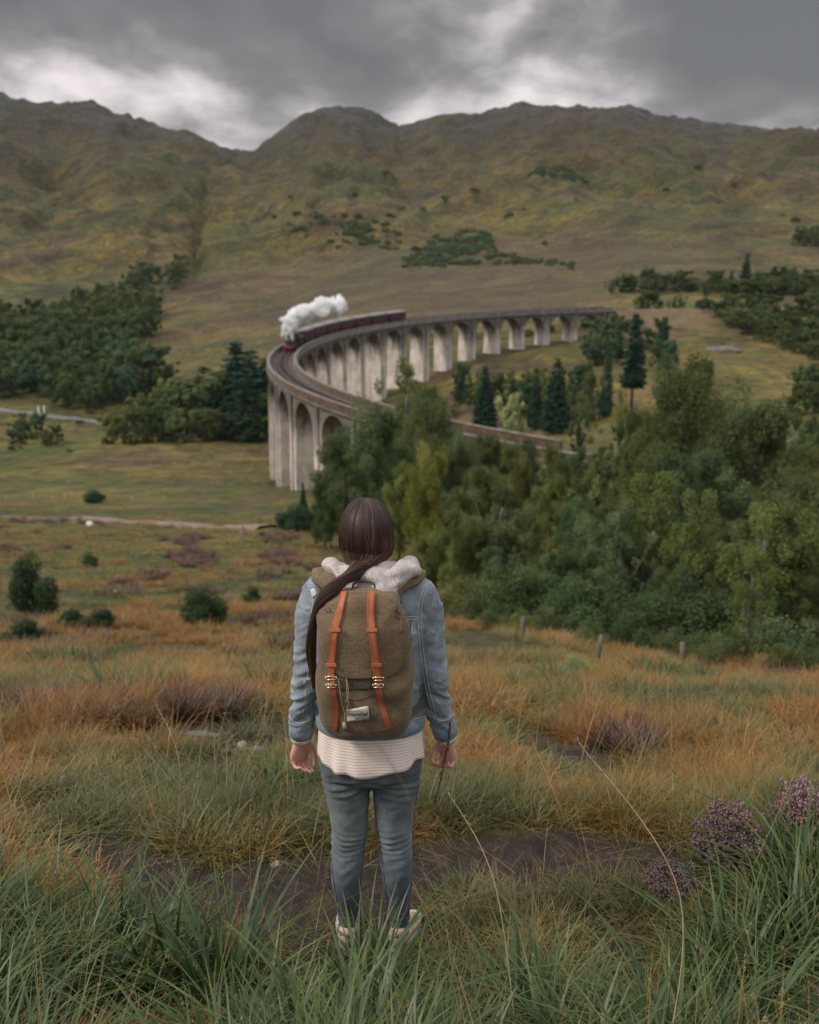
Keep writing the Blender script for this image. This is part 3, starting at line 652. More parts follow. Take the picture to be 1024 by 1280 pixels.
# ================================================================== PLANTS
M_BARK = simple('bark', (0.035,0.028,0.022), (0.10,0.085,0.07), 6, 0.95, bmp=0.6, bd=0.05, vscale=(1,1,0.3))
M_BIRCHBARK = simple('pale_bark', (0.07,0.062,0.055), (0.21,0.19,0.17), 5, 0.9, vscale=(1,1,2))
M_LEAF = foliage_mat('broad_leaves', (0.056,0.082,0.036), (0.185,0.220,0.095), 0.45)
M_NEEDLE = foliage_mat('needles', (0.022,0.046,0.030), (0.062,0.105,0.064), 0.25)
def leaves(C, Rd, n, size, seed, up=0.35, elong=1.5, tone=None):
    """n leaf quads scattered in blobs (centres C, radii Rd)"""
    g = np.random.default_rng(seed); C = np.array(C, float); Rd = np.array(Rd, float).reshape(len(C), -1)
    if Rd.shape[1] == 1: Rd = np.repeat(Rd, 3, 1)
    w = Rd.prod(1)**0.7; idx = g.choice(len(C), n, p=w/w.sum())
    d = g.normal(size=(n,3)); d /= np.linalg.norm(d, axis=1)[:, None]; rr = g.uniform(0.25, 1, n)**0.45*np.where(g.random(n) < 0.10, g.uniform(1.05, 1.6, n), 1.0)
    P = C[idx]+d*Rd[idx]*rr[:, None]*g.uniform(0.8, 1.15, n)[:, None]
    nrm = d*0.6+g.normal(size=(n,3))*0.6; nrm[:, 2] += up; nrm /= np.linalg.norm(nrm, axis=1)[:, None]
    a = g.normal(size=(n,3)); a -= nrm*(a*nrm).sum(1)[:, None]; a /= np.linalg.norm(a, axis=1)[:, None]; b = np.cross(nrm, a)
    s = size*g.uniform(0.6, 1.35, n)[:, None]
    a = a*s*elong; b = b*s
    V = np.stack([P-a, P+b*0.8-a*0.1, P+a, P-b*0.8-a*0.1], 1).reshape(-1, 3)
    F = np.arange(4*n).reshape(-1, 4)
    cl = g.uniform(-0.28, 0.28, len(C))[idx]
    tn = np.clip(0.45+cl+g.normal(size=n)*0.13, 0, 1)
    return V, F, np.repeat(tn, 4)
def leafmesh(name, V, F, T, mat, parent):
    o = mesh(name, V, F, mat, parent, False); a = o.data.attributes.new('tone', 'FLOAT', 'POINT'); a.data.foreach_set('value', T.astype(np.float32)); return o
def limb_mb(rr, base_h, C, r0, lean=0.0, nl=9):
    mb = MB(); top = Vector((lean, lean*0.5, base_h))
    P = [Vector((0,0,-0.4)), Vector((0.03*r0*5,0,base_h*0.3)), Vector((lean*0.5, 0.1, base_h*0.65)), top]
    mb.tube(dense([tuple(p) for p in P], 3), list(np.linspace(r0, r0*0.38, 10)), 7)
    for c in rr.sample(C, min(nl, len(C))):
        t = rr.uniform(0.35, 0.95); s = P[0].lerp(P[3], t) if t < 0.99 else top; c = Vector(c)
        m = s.lerp(c, 0.5)+Vector((0,0,-0.08*c.length*rr.random()))
        mb.tube([s, m, c], [r0*0.34*(1.1-t*0.5), r0*0.2, r0*0.05], 5)
    return mb
PROTOS = {}
def proto_obj(kind, root, h): PROTOS[kind] = (root, h)
def make_broad(kind, seed, h=8.0, w=3.1, n=9000, size=0.095, low=0.16, ncl=52, sparse=False, mat=None, bark=None, label=None):
    rr = random.Random(seed); root = empty(kind.split('.')[0]); C = []; Rd = []
    lobes = []
    for i in range(9 if not sparse else 7):       # main limbs: each carries its own ragged mass of sprays
        z = low+0.08+(0.86-low)*((i+0.5)/9)+rr.uniform(-.05, .05); prof = math.sin(math.pi*min(1, max(0.06, (z-low)/(1.04-low)))**0.8)**0.55
        a = i*2.4+rr.uniform(-.6, .6); r = w*prof*rr.uniform(0.30, 0.85); lobes.append((r*math.cos(a), r*math.sin(a), z*h, rr.uniform(0.09, 0.16)*h))
    lobes.append((rr.gauss(0, w*.1), rr.gauss(0, w*.1), 0.90*h, 0.07*h))
    for i in range(ncl):
        L_ = lobes[i % len(lobes)]; q = L_[3]; c = (L_[0]*rr.uniform(.75, 1.1)+rr.gauss(0, q*.62), L_[1]*rr.uniform(.75, 1.1)+rr.gauss(0, q*.62), min(L_[2]+rr.gauss(0, q*.75), h*0.99))
        s = rr.uniform(0.030, 0.095)*h*(0.8 if sparse else 1); C.append(c); Rd.append((s, s, s*rr.uniform(0.7, 1.5)))
    leafmesh('crown', *leaves(C, Rd, n, size, seed), mat or M_LEAF, root)
    limb_mb(rr, h*0.8, C, h*0.022, rr.uniform(-0.3, 0.3), 16 if sparse else 9).build('trunk', bark or M_BARK, root, True)
    proto_obj(kind, root, h)
def make_conifer(kind, seed, h=10.0, w=2.3, n=9000, size=0.10, ragged=0.25, low=0.08, bare=False):
    rr = random.Random(seed); root = empty(kind.split('.')[0]); C = []; Rd = []; z = low; mb = MB()
    mb.tube([(0,0,-0.4),(0.03,0,h*0.5),(0,0,h*0.98)], [h*0.018, h*0.011, h*0.002], 7)
    while z < 0.97:
        rad = w*(1-z)**0.8*(1-0.35*math.exp(-((z-low)/0.06)))+0.12; nb = max(4, int(9*(1-z)+3)); a0 = rr.uniform(0, 6)
        for k in range(nb):
            a = a0+2*math.pi*k/nb+rr.uniform(-.25, .25); L = rad*rr.uniform(1-ragged, 1+ragged*0.5)
            e = Vector((L*math.cos(a), L*math.sin(a), z*h-0.12*L)); s = Vector((0,0,z*h+0.1*L))
            mb.tube([s, e], [0.03, 0.008], 4)
            for t in (0.35, 0.65, 0.95):
                p = s.lerp(e, t); C.append(tuple(p)); q = 0.055*h*(1.25-t*0.6)*(0.5+(1-z)); Rd.append((q, q, q*0.45))
        z += 0.055*rr.uniform(0.8, 1.2)
    leafmesh('crown', *leaves(C, Rd, n, size, seed, 0.5, 2.2), M_NEEDLE, root); mb.build('trunk', M_BARK, root, True); proto_obj(kind, root, h)
def make_shrub(kind, seed, h=2.0, w=1.4, n=3500, size=0.055, mat=None, stems=7, elong=1.6, ncl=18):
    rr = random.Random(seed); root = empty(kind.split('.')[0]); C = []; Rd = []
    for i in range(ncl):
        a = rr.uniform(0, 6.28); r = w*rr.random()**0.6*0.8; z = h*(0.12+0.80*rr.random()**0.9*(1-0.75*(r/w)**1.2)); C.append((r*math.cos(a), r*math.sin(a), z)); s = rr.uniform(0.09, 0.20)*h; Rd.append((s, s, s*1.05))
    leafmesh('crown', *leaves(C, Rd, n, size, seed, 0.3, elong), mat or M_LEAF, root)
    mb = MB()
    for c in rr.sample(C, min(stems, len(C))): mb.tube([(0,0,-0.1), (c[0]*0.4, c[1]*0.4, c[2]*0.5), c], [h*0.018, h*0.012, h*0.004], 5)
    mb.build('trunk', M_BARK, root, True); proto_obj(kind, root, h)
make_broad('broadleaf_tree', 11, 8, 3.2, 34000, 0.050, ncl=110, bark=M_BIRCHBARK); make_broad('broadleaf_tree.b', 12, 8, 2.9, 32000, 0.050, 0.10, 100); make_broad('broadleaf_tree.c', 13, 8, 3.6, 36000, 0.050, 0.12, 135)
make_broad('birch_tree', 14, 9, 2.1, 8000, 0.06, 0.2, 44, True, bark=M_BIRCHBARK); make_broad('birch_tree.b', 15, 9, 2.5, 10000, 0.06, 0.16, 50, True, bark=M_BIRCHBARK)
make_broad('distant_tree', 16, 8, 3.6, 3800, 0.17, 0.03, 44); make_broad('distant_tree.b', 17, 8, 3.3, 3400, 0.17, 0.03, 40)
make_conifer('spruce_tree', 21, 10, 2.5, 14000, 0.10); make_conifer('spruce_tree.b', 22, 10, 1.9, 12000, 0.095, 0.35); make_conifer('pine_tree', 23, 11, 2.1, 5000, 0.12, 0.5, 0.25)
make_shrub('shrub', 31, 2.0, 1.3, 9000, 0.022, ncl=26); make_shrub('shrub.b', 32, 2.0, 1.0, 8000, 0.022, ncl=20); make_shrub('juniper_bush', 33, 2.0, 0.85, 11000, 0.020, M_NEEDLE, 9, 2.8, 34)
make_shrub('hillside_shrub', 34, 2.0, 1.5, 500, 0.14)
used = set()
TINT = {'green': (1,1,1), 'dark': (0.78,0.86,0.80), 'olive': (1.08,0.98,0.82), 'yellow': (1.55,1.3,0.75), 'light': (1.35,1.25,0.9), 'blue': (0.75,0.95,1.05), 'deep': (0.70,0.76,0.68), 'pale': (2.1,1.9,2.0), 'red': (2.2,0.85,0.5), 'brown': (1.15,0.92,0.75)}
TR = random.Random(99)
NTREE = [0]
def plant(kind, x, y, h, tint='green', label=None, cat='tree', group=None, wide=1.0, z=None, name=None):
    root, ph = PROTOS[kind]
    if kind in used: o = copy_tree(root); o.name = name or kind.split('.')[0]
    else: used.add(kind); o = root
    if name: o.name = name
    z = float(H(x, y)) if z is None else z; s = h/ph; o.location = (x, y, z-0.05*s); o.rotation_euler = (TR.uniform(-.05,.05), TR.uniform(-.05,.05), TR.uniform(0, 6.28))
    o.scale = (s*wide*TR.uniform(.92,1.08), s*wide*TR.uniform(.92,1.08), s)
    c = TINT[tint]; j = TR.uniform(0.82, 1.18); k = TR.uniform(-.08, .08)
    for ch in o.children: ch.color = (c[0]*j*(1+k), c[1]*j, c[2]*j*(1-k), 1)
    tag(o, label, cat, group); NTREE[0] += 1; return o
def plant_at(kind, px, top, d, **kw):
    """tree whose crown tip shows at (px, top) standing d metres away"""
    v = ray(px, top); v = v/v[1]; x = v[0]*d; y = d+CAM[1]; zt = CAM[2]+v[2]*d; g = float(H(x, y)); return plant(kind, x, y, max(zt-g, 0.5), **kw)
def plant_base(kind, px, base, hpx, **kw):
    x, y, d = march(px, base); dep = d*_c+(CAM[2]-float(H(x, y)))*_s; return plant(kind, x, y, hpx*dep/FPX, **kw)
B1, B2, B3, BI, BJ = 'broadleaf_tree', 'broadleaf_tree.b', 'broadleaf_tree.c', 'birch_tree', 'birch_tree.b'
# --- trees with a look or place of their own (kind, px, top row, distance, tint, width, label)
for kind, px, top, d, ti, wd, lab in (
 (BI, 512, 448, 92, 'light', 0.62, 'thin pale green birch rising in front of the near viaduct arches'),
 (B1, 470, 508, 72, 'green', 0.85, 'leafy green tree covering the third near arch of the viaduct'),
 (B3, 532, 488, 82, 'green', 0.62, 'green tree standing between the near arches and the parapet end'),
 (B2, 432, 550, 60, 'green', 0.85, 'green tree against the foot of the nearest visible pier'),
 (B1, 540, 566, 42, 'yellow', 0.62, 'tree turning yellow right above the head of the walker'),
 (B2, 498, 585, 44, 'light', 0.7, 'light green tree just behind the head of the walker on its right'),
 (B3, 610, 584, 52, 'olive', 0.7, 'olive green rounded tree below the dark parapet wall'),
 (B1, 655, 574, 60, 'brown', 0.6, 'brownish green tree in front of the square parapet end'),
 (B2, 690, 598, 46, 'light', 0.72, 'bright green bushy tree below the square parapet end'),
 (B1, 742, 582, 62, 'green', 0.55, 'green tree right of the square parapet end'),
 (B3, 862, 452, 44, 'olive', 0.62, 'largest broad tree with grey green crown at middle right'),
 (B1, 945, 500, 36, 'green', 0.72, 'tall full tree right of the broadest grey green crown'),
 (B2, 800, 520, 47, 'olive', 0.62, 'grey green tree leaning on the left of the broadest crown'),
 (B3, 1010, 590, 31, 'dark', 0.70, 'dark full tree at the right edge of the wood'),
 (B1, 1090, 520, 36, 'dark', 0.7, 'dark tree just past the right end of the wood'),
 (B2, 735, 640, 34, 'green', 0.8, 'green tree in the middle row of the wood under the parapet end'),
 (B1, 650, 640, 34, 'green', 0.75, 'green tree in the middle row left of the wood centre'),
 (B3, 580, 640, 32, 'olive', 0.75, 'olive tree in the middle row right of the walker'),
 (B2, 830, 640, 30, 'dark', 0.72, 'dark tree in the middle row under the broadest crown'),
 (B1, 905, 650, 26, 'dark', 0.75, 'dark tree in the front row behind the thin sapling'),
 (B1, 535, 672, 28, 'olive', 0.9, 'low olive tree beside the hood of the walker'),
 (B2, 620, 690, 23, 'green', 1.0, 'low green tree at the front left of the wood'),
 (B3, 700, 690, 22, 'dark', 0.95, 'dark low tree at the front centre of the wood'),
 (B1, 775, 665, 22, 'green', 0.85, 'green low tree at the front of the wood behind the leaning post'),
 (B2, 860, 700, 19, 'dark', 1.0, 'dark low tree at the front right of the wood'),
 (B3, 985, 670, 20, 'deep', 0.9, 'darkest low tree at the right front of the wood'),
 (B1, 1060, 660, 19, 'dark', 0.9, 'dark low tree past the right front of the wood'),
 (BJ, 945, 690, 14.5, 'light', 0.6, 'thin sapling with pale crooked trunk at the right edge of the wood'),
 (BJ, 565, 690, 26, 'light', 0.8, 'light green sapling next to the shoulder of the walker'),
 (B2, 405, 608, 58, 'dark', 0.7, 'dark bush tree at the base of the left pier'),
 ('spruce_tree', 378, 602, 100, 'green', 0.62, 'small spruce at the foot of the leftmost pier'),
 ('pine_tree', 797, 385, 205, 'dark', 0.9, 'tall dark pine beside the far end of the viaduct'),
 ('spruce_tree.b', 761, 425, 200, 'green', 0.55, 'slim spire of a spruce left of the tall dark pine'),
 ('spruce_tree', 697, 445, 190, 'dark', 0.95, 'broad dark spruce in the middle of the valley'),
 ('spruce_tree.b', 672, 458, 200, 'dark', 0.9, 'dark spruce left of the broad one in mid valley'),
 ('spruce_tree', 608, 455, 215, 'blue', 0.85, 'bluish spruce right of the tallest viaduct pier'),
 ('spruce_tree.b', 643, 462, 220, 'green', 0.8, 'small spruce between the bluish and the dark ones'),
 ('distant_tree', 640, 488, 165, 'pale', 0.62, 'rounded pale grey willow in front of the dark spruces'),
 (BI, 732, 462, 150, 'olive', 0.8, 'grey green birch right of the broad dark spruce'),
 (BJ, 776, 485, 130, 'yellow', 0.5, 'yellowing birch beside the broadest grey green crown'),
 ('distant_tree.b', 756, 560, 95, 'light', 0.55, 'bright lime green bush beyond the parapet end'),
 ('distant_tree', 722, 520, 125, 'dark', 0.6, 'dark round tree behind the square parapet end'),
 ('distant_tree.b', 775, 535, 110, 'green', 0.7, 'mid green tree left of the broadest crown above the railway bank')):
    plant_at(kind, px, top, d, tint=ti, wide=wd, label=lab, cat='tree')
for px, top, d, ti, k, wd in ((575,550,78,'olive',B3,.75),(600,551,84,'green',B2,.75),(630,554,86,'olive',B1,.75),(662,558,88,'green',B2,.75),(695,566,90,'light',B3,.7),(720,568,90,'green',B1,.75),(742,568,92,'dark',B2,.7),(582,552,74,'green',B1,.62),(618,549,80,'olive',B2,.7),(655,551,84,'green',B3,.6),(690,556,82,'light',B1,.6),(725,562,84,'green',B2,.7),(560,538,92,'dark',B2,.6),(755,560,80,'olive',B3,.6),(640,560,66,'light',B2,.7),(705,570,70,'dark',B3,.55),(780,556,86,'green',B2,.7)):
    plant_at(k, px, top, d, tint=ti, wide=wd, label='%s tree hiding the %s of the dark parapet wall' % ({'green':'green','olive':'olive','light':'light green','dark':'dark green'}[ti], 'left part foot' if px < 600 else 'middle foot' if px < 670 else 'right end foot' if px < 740 else 'bank beyond the end'), cat='tree', group='trees below the parapet wall')
# filler trees of the near wood
FR = random.Random(5)
TWORD2 = {'green':'green','dark':'dark green','olive':'olive','blue':'bluish green','light':'light green'}
for i in range(84):
    d = FR.uniform(22, 118); lo = 560 if d < 60 else 540; px = FR.uniform(535 if d < 60 else 470, 1130)
    if d > 90 and 560 < px < 690: continue
    top = float(np.interp(px, [470,520,560,640,700,760,820,900,1130],[520,545,568,582,586,545,500,500,535]))+FR.uniform(2, 45)*(1 if d > 55 else 1.0)+max(0, 75-d)*1.25
    plant_at(FR.choice([B1,B2,B3,'distant_tree','distant_tree.b'] if d > 45 else [B1,B2,B3]), px, top, d, tint=(ti := FR.choice(['green','dark','olive','green','light','blue'])), wide=FR.uniform(.65,.95),
             label=TWORD2[ti]+(' tree low in the front of the near wood' if d < 45 else ' tree in the middle of the near wood' if d < 75 else ' tree at the back of the near wood')+(', beside the walker' if px < 640 else ', left of its centre' if px < 760 else ', right of its centre' if px < 900 else ', at its right end'), cat='tree', group='trees filling the near wood')
# shrubs along the edge of the wood
for px, top, d, ti, k, lab in ((650,757,17.5,'light','shrub','bright large leaved shrub at the left edge of the wood'),(690,752,18,'green','shrub.b','green shrub right of the bright large leaved one'),
 (740,770,16.5,'dark','shrub','dark shrub beside the leaning fence post'),(800,752,17,'dark','shrub.b','dark shrub in the centre of the wood edge'),(850,780,15,'green','shrub','green shrub below the right part of the wood'),
 (905,775,14.5,'dark','shrub','dark shrub left of the pale sapling'),(985,800,13,'olive','shrub.b','olive shrub right of the pale sapling'),(1035,780,13,'dark','shrub','dark shrub at the far right edge of the wood'),
 (590,742,20,'green','shrub','green shrub near the elbow of the walker'),(560,725,22,'olive','shrub.b','olive shrub behind the right shoulder of the walker'),(712,832,9.6,'pale','shrub.b','pale cream flowering shrub on the moor right of the walker'),
 (620,748,18.5,'dark','shrub','low dark shrub between the elbow and the bright shrub')):
    plant_at(k, px, top, d, tint=ti, label=lab, cat='shrub', wide=1.15 if d > 10 else 0.8)
for i in range(26):
    px = FR.uniform(560, 1110); d = float(np.interp(px, [560,760,1100],[21,18,14.5]))+FR.uniform(0, 5)
    plant(FR.choice(['shrub','shrub.b']), uof(px, 760)*d, d+CAM[1], FR.uniform(0.6, 1.9), tint=(ti := FR.choice(['dark','green','dark','olive'])), wide=1.2, label=TWORD2[ti]+' undergrowth shrub at the edge of the wood, '+('beside the walker' if px < 680 else 'behind the leaning post' if px < 800 else 'left of the pale sapling' if px < 930 else 'right of the pale sapling'), cat='shrub', group='undergrowth along the wood edge')
for i in range(18):
    px = FR.uniform(580, 1100); d = float(np.interp(px, [560,760,1100],[22,19,15.5]))+FR.uniform(0, 7); ti = FR.choice(['green','light','olive','green'])
    plant(FR.choice([BI, BJ]), uof(px, 760)*d, d+CAM[1], FR.uniform(1.8, 3.9)*(0.8 if px > 880 else 1), tint=ti, wide=FR.uniform(.7, 1.1), label=TWORD2[ti]+' airy birch at the front edge of the wood, '+('beside the walker' if px < 680 else 'behind the leaning post' if px < 800 else 'left of the pale sapling' if px < 930 else 'right of the pale sapling'), cat='tree', group='young birches along the wood edge')
# junipers and bushes of the left moor
for px, base, h, ti, wd, lab in ((46,772,98,'dark',0.68,'tallest dark juniper at the left of the moor'),(256,782,60,'green',1.1,'bushy juniper left of the walker near the heather'),(28,812,44,'dark',1.6,'low dark juniper below the tallest one'),
 (88,784,26,'dark',1.8,'small dark bush right of the tallest juniper'),(124,786,30,'dark',1.6,'squat dark bush between the two junipers'),(117,628,20,'dark',1.8,'round dark bush above the pale path'),
 (113,710,26,'olive',1.0,'small upright bush above the tallest juniper patch'),(372,664,40,'dark',1.7,'dark bush below the leftmost pier'),(315,760,30,'olive',1.0,'thin small bush right of the bushy juniper')):
    plant_base('juniper_bush', px, base, h, tint='olive' if ti == 'dark' else 'light', wide=wd, label=lab, cat='bush')
# --- belts in the valley and on the hills: kind list, polygon corner samples, height in picture pixels
def in_poly(px, py, P):
    c = False; j = len(P)-1
    for i in range(len(P)):
        if (P[i][1] > py) != (P[j][1] > py) and px < (P[j][0]-P[i][0])*(py-P[i][1])/(P[j][1]-P[i][1])+P[i][0]: c = not c
        j = i
    return c
TWORD = {'green':'green','dark':'dark green','deep':'very dark','olive':'olive','blue':'bluish green','light':'light green','yellow':'yellowing'}
def blab(label, ti, q, fx, fy):
    w = label.split(' ')
    while w[0] in ('dark','small','mid','green','low','single'): w = w[1:]
    r_ = ('small ' if q < 0.33 else 'tall ' if q > 0.7 else 'middling ')+TWORD[ti]+' '+' '.join(w)+(', far left' if fx < 0.2 else ', left' if fx < 0.4 else ', middle' if fx < 0.6 else ', right' if fx < 0.8 else ', far right')+((' back' if fy < 0.4 else ' centre' if fy < 0.7 else ' front') if len(w) < 12 else '')
    return ' '.join(r_.split(' ')[:16]) if len(r_.split(' ')) > 16 and ',' in r_.split(' ')[14] else r_.rsplit(',', 1)[0] if len(r_.split(' ')) > 16 else r_
def belt(P, n, hp, kinds, tints, label, group, cat='tree', wide=(0.8,1.1), mind=7, name=None):
    x0, x1 = min(p[0] for p in P), max(p[0] for p in P); y0, y1 = min(p[1] for p in P), max(p[1] for p in P); k = 0; done = []
    tries = 0
    while k < n and tries < 6000:
        tries += 1; px, py = FR.uniform(x0, x1), FR.uniform(y0, y1)
        if not in_poly(px, py, P) or any(abs(px-a) < mind and abs(py-b) < mind*0.45 for a, b in done): continue
        done.append((px, py)); ti = FR.choice(tints); hh = FR.uniform(*hp); plant_base(FR.choice(kinds), px, py, hh, tint=ti, label=blab(label, ti, (hh-hp[0])/(hp[1]-hp[0]), (px-max(x0, 0))/(min(x1, 1024)-max(x0, 0)), (py-y0)/(y1-y0)), cat=cat, group=group, wide=FR.uniform(*wide), name=name); k += 1
D = ['distant_tree','distant_tree.b']
belt([(-40,445),(60,440),(150,440),(180,465),(205,478),(180,515),(120,520),(60,505),(-40,500)], 105, (34,50), D, ['dark','deep','dark','blue'], 'dark tree in the wood behind the valley road', 'trees of the dark wood behind the road', name='woodland_tree', wide=(0.95,1.25), mind=5)
belt([(60,410),(110,392),(200,385),(190,420),(150,452),(70,440),(-40,440),(-40,420)], 72, (28,42), D, ['dark','dark','deep','olive'], 'dark tree in the upper part of the wood at far left', 'trees of the upper wood at far left', name='woodland_tree', wide=(0.95,1.25), mind=5)
belt([(110,395),(165,365),(205,350),(232,345),(225,362),(190,395),(130,410)], 34, (20,30), D, ['dark','olive','deep'], 'tree in the narrow strip climbing the hill at left', 'trees in the strip climbing the hill', name='woodland_tree', wide=(0.95,1.3), mind=5)
plant_base('distant_tree', 222, 347, 26, tint='deep', wide=0.95, label='lone round tree at the upper tip of the climbing strip', cat='tree')
belt([(130,560),(200,556),(335,556),(335,530),(240,515),(205,520),(190,535)], 62, (24,50), D, ['green','dark','olive','blue','light'], 'valley tree between the road and the near piers', 'valley trees left of the near piers', name='valley_tree', wide=(0.9,1.3), mind=5)
for px, base, h, k, ti in ((300,545,118,'spruce_tree','blue'),(285,548,88,'distant_tree','dark'),(322,548,112,'spruce_tree.b','blue'),(335,545,98,'spruce_tree','green'),(272,548,70,'spruce_tree.b','dark'),(312,552,80,'spruce_tree','dark')):
    plant_base(k, px, base, h, tint=ti, wide=1.7, label={118:'tallest pointed conifer left of the viaduct',88:'round dark tree left of the tallest pointed conifer',112:'tall conifer just right of the tallest pointed conifer',98:'conifer touching the left outline of the viaduct',70:'lowest conifer at the left of the conifer group',80:'dark conifer in front of the tallest pointed one'}[h], cat='tree')
belt([(-40,568),(15,566),(100,562),(105,552),(60,545),(-40,550)], 9, (18,36), D, ['dark','green'], 'bushy tree below the valley road', 'bushy trees below the road', wide=(0.9,1.3))
belt([(560,500),(600,492),(660,500),(760,500),(760,530),(700,530),(600,520)], 40, (24,46), D+['spruce_tree.b'], ['green','dark','olive','blue','light'], 'mid valley tree beyond the dark parapet', 'mid valley trees beyond the parapet', name='valley_tree', wide=(0.9,1.25))
belt([(755,425),(790,415),(830,430),(840,470),(760,480),(720,460)], 22, (22,46), D+['spruce_tree.b'], ['green','dark','blue'], 'tree on the flat below the far end of the viaduct', 'trees below the far viaduct end', name='valley_tree', wide=(0.9,1.2))
belt([(640,424),(700,418),(765,412),(765,400),(700,408)], 7, (10,20), ['hillside_shrub'], ['dark','deep'], 'small dark bush beside the far piers', 'bushes beside the far piers', 'bush')
belt([(745,372),(800,368),(880,374),(960,374),(1080,374),(1080,352),(985,358),(900,362),(820,362)], 78, (13,24), D, ['dark','deep','dark'], 'dark tree above the railway at far right', 'dark trees above the railway', name='scrub_tree', wide=(1.2,1.8), mind=4)
belt([(765,392),(860,396),(930,420),(1000,445),(1080,470),(1080,390),(980,388),(860,386)], 120, (12,26), D, ['dark','green','deep','olive'], 'dark scrub tree below the railway at right', 'scrub trees below the railway', name='scrub_tree', wide=(1.2,1.8), mind=5)
belt([(975,520),(1080,520),(1080,470),(1010,485)], 20, (26,44), D, ['dark','deep'], 'dark tree at the right edge of the grassy knoll', 'dark trees right of the knoll', wide=(0.8,1.1))
plant_base('pine_tree', 930, 362, 46, tint='deep', wide=1.1, label='tall layered pine above the railway at right', cat='tree')
plant_base('pine_tree', 912, 368, 30, tint='deep', wide=1.2, label='smaller pine left of the tall layered one above the railway', cat='tree')
belt([(975,318),(1080,320),(1080,290),(1000,300)], 12, (14,24), D, ['deep','dark'], 'dark tree in the small plantation on the right hillside', 'plantation trees on the right hillside', wide=(1.0,1.5))
S = ['hillside_shrub']
belt([(500,335),(530,335),(610,325),(615,300),(580,290),(530,300)], 110, (4,8), S, ['blue','green','blue'], 'small tree in the green patch on the middle hillside', 'scrub of the green hillside patch', 'bush', (1.2,2.0), 2)
belt([(610,328),(715,342),(715,333),(620,315)], 44, (4,7), S, ['dark','blue'], 'bush in the low dark line on the middle hillside', 'bushes in the dark hillside line', 'bush', (0.9,1.4), 3)
belt([(360,300),(380,302),(440,310),(500,315),(505,295),(440,282),(370,290)], 70, (3,8), S, ['dark','deep','dark'], 'dark scrub bush on the slope above the steam', 'dark scrub above the steam', 'bush', (0.9,1.5), 3)
belt([(660,250),(740,255),(720,235),(670,232)], 34, (4,8), S, ['blue','dark'], 'bush in the high green hollow of the right hill', 'bushes in the high hollow', 'bush', (0.9,1.4), 3)
belt([(230,330),(480,330),(780,300),(1020,300),(900,240),(400,240),(260,300)], 40, (3,8), S, ['dark','deep'], 'single dark bush scattered on the open hillside', 'bushes scattered over the hillside', 'bush', (0.8,1.4), 3)
belt([(50,480),(300,600),(330,575),(240,560),(10,575),(10,600)], 10, (5,9), S, ['green','dark'], 'low bush on the grassy terrace at left', 'low bushes on the terrace', 'bush', (0.9,1.4), 3)
for k, (root, ph) in PROTOS.items():       # anything not planted is removed
    if k not in used:
        for ch in list(root.children): bpy.data.objects.remove(ch)
        bpy.data.objects.remove(root)
# ================================================================== GRASS
def blade_mesh(name, n, h, spread, bend, wid, segs, seed, mat, tone=(0.2,0.8), lean=0.25, seedhead=False):
    g = np.random.default_rng(seed); V = []; F = []; T = []; K = []
    for i in range(n):
        a = g.uniform(0, 6.283); r = spread*g.random()**0.6; bx, by = r*math.cos(a), r*math.sin(a)
        da = a+g.normal()*0.7; L = h*g.uniform(0.5, 1.1); bd = bend*g.uniform(0.4, 1.5); ln = lean*g.uniform(0.1, 1.2)+r/spread*lean*0.6
        w = wid*g.uniform(0.7, 1.2); tn = g.uniform(*tone); dx, dy = math.cos(da), math.sin(da); tw = g.uniform(-1, 1)
        b0 = len(V)
        for k in range(segs+1):
            t = k/segs; ang = ln+bd*t*t
            px = L*(math.sin(ln)*t+0.55*bd*t**2.4); z = L*(t*math.cos(ln)-0.32*bd*bd*t**3)
            ww = w*(1-t**2.2)*(0.6+0.4*min(1, t*4)) if k < segs else 0
            c = (bx+dx*px, by+dy*px, z); ca = math.cos(da+1.57+tw*t*0.6)*ww/2; sa = math.sin(da+1.57+tw*t*0.6)*ww/2
            if k < segs: V += [(c[0]-ca, c[1]-sa, c[2]), (c[0]+ca, c[1]+sa, c[2])]; T += [tn]*2; K += [t]*2
            else: V.append(c); T.append(tn); K.append(1.0)
        for k in range(segs-1): F.append((b0+2*k, b0+2*k+1, b0+2*k+3, b0+2*k+2))
        F.append((b0+2*(segs-1), b0+2*(segs-1)+1, b0+2*segs))
        if seedhead:
            for q in range(11):
                t = g.uniform(0.72, 1.0); px = L*(math.sin(ln)*t+0.55*bd*t**2.4); z = L*(t*math.cos(ln)-0.32*bd*bd*t**3)
                c = np.array((bx+dx*px, by+dy*px, z))+g.normal(size=3)*0.0035; e = g.normal(size=3)*0.0018; b1 = len(V)
                V += [tuple(c-e), tuple(c+(0.0014,0,0.003)), tuple(c+e+(0,0,0.007)), tuple(c-(0.0014,0,-0.003))]; T += [0.95]*4; K += [1]*4; F.append((b1,b1+1,b1+2,b1+3))
    me = bpy.data.meshes.new(name); me.from_pydata(V, [], F); me.materials.append(mat)
    for nm, A in (('tone', T), ('along', K)):
        a = me.attributes.new(nm, 'FLOAT', 'POINT'); a.data.foreach_set('value', np.array(A, np.float32))
    me.polygons.foreach_set('use_smooth', np.ones(len(me.polygons), bool))
    return bpy.data.objects.new(name, me)
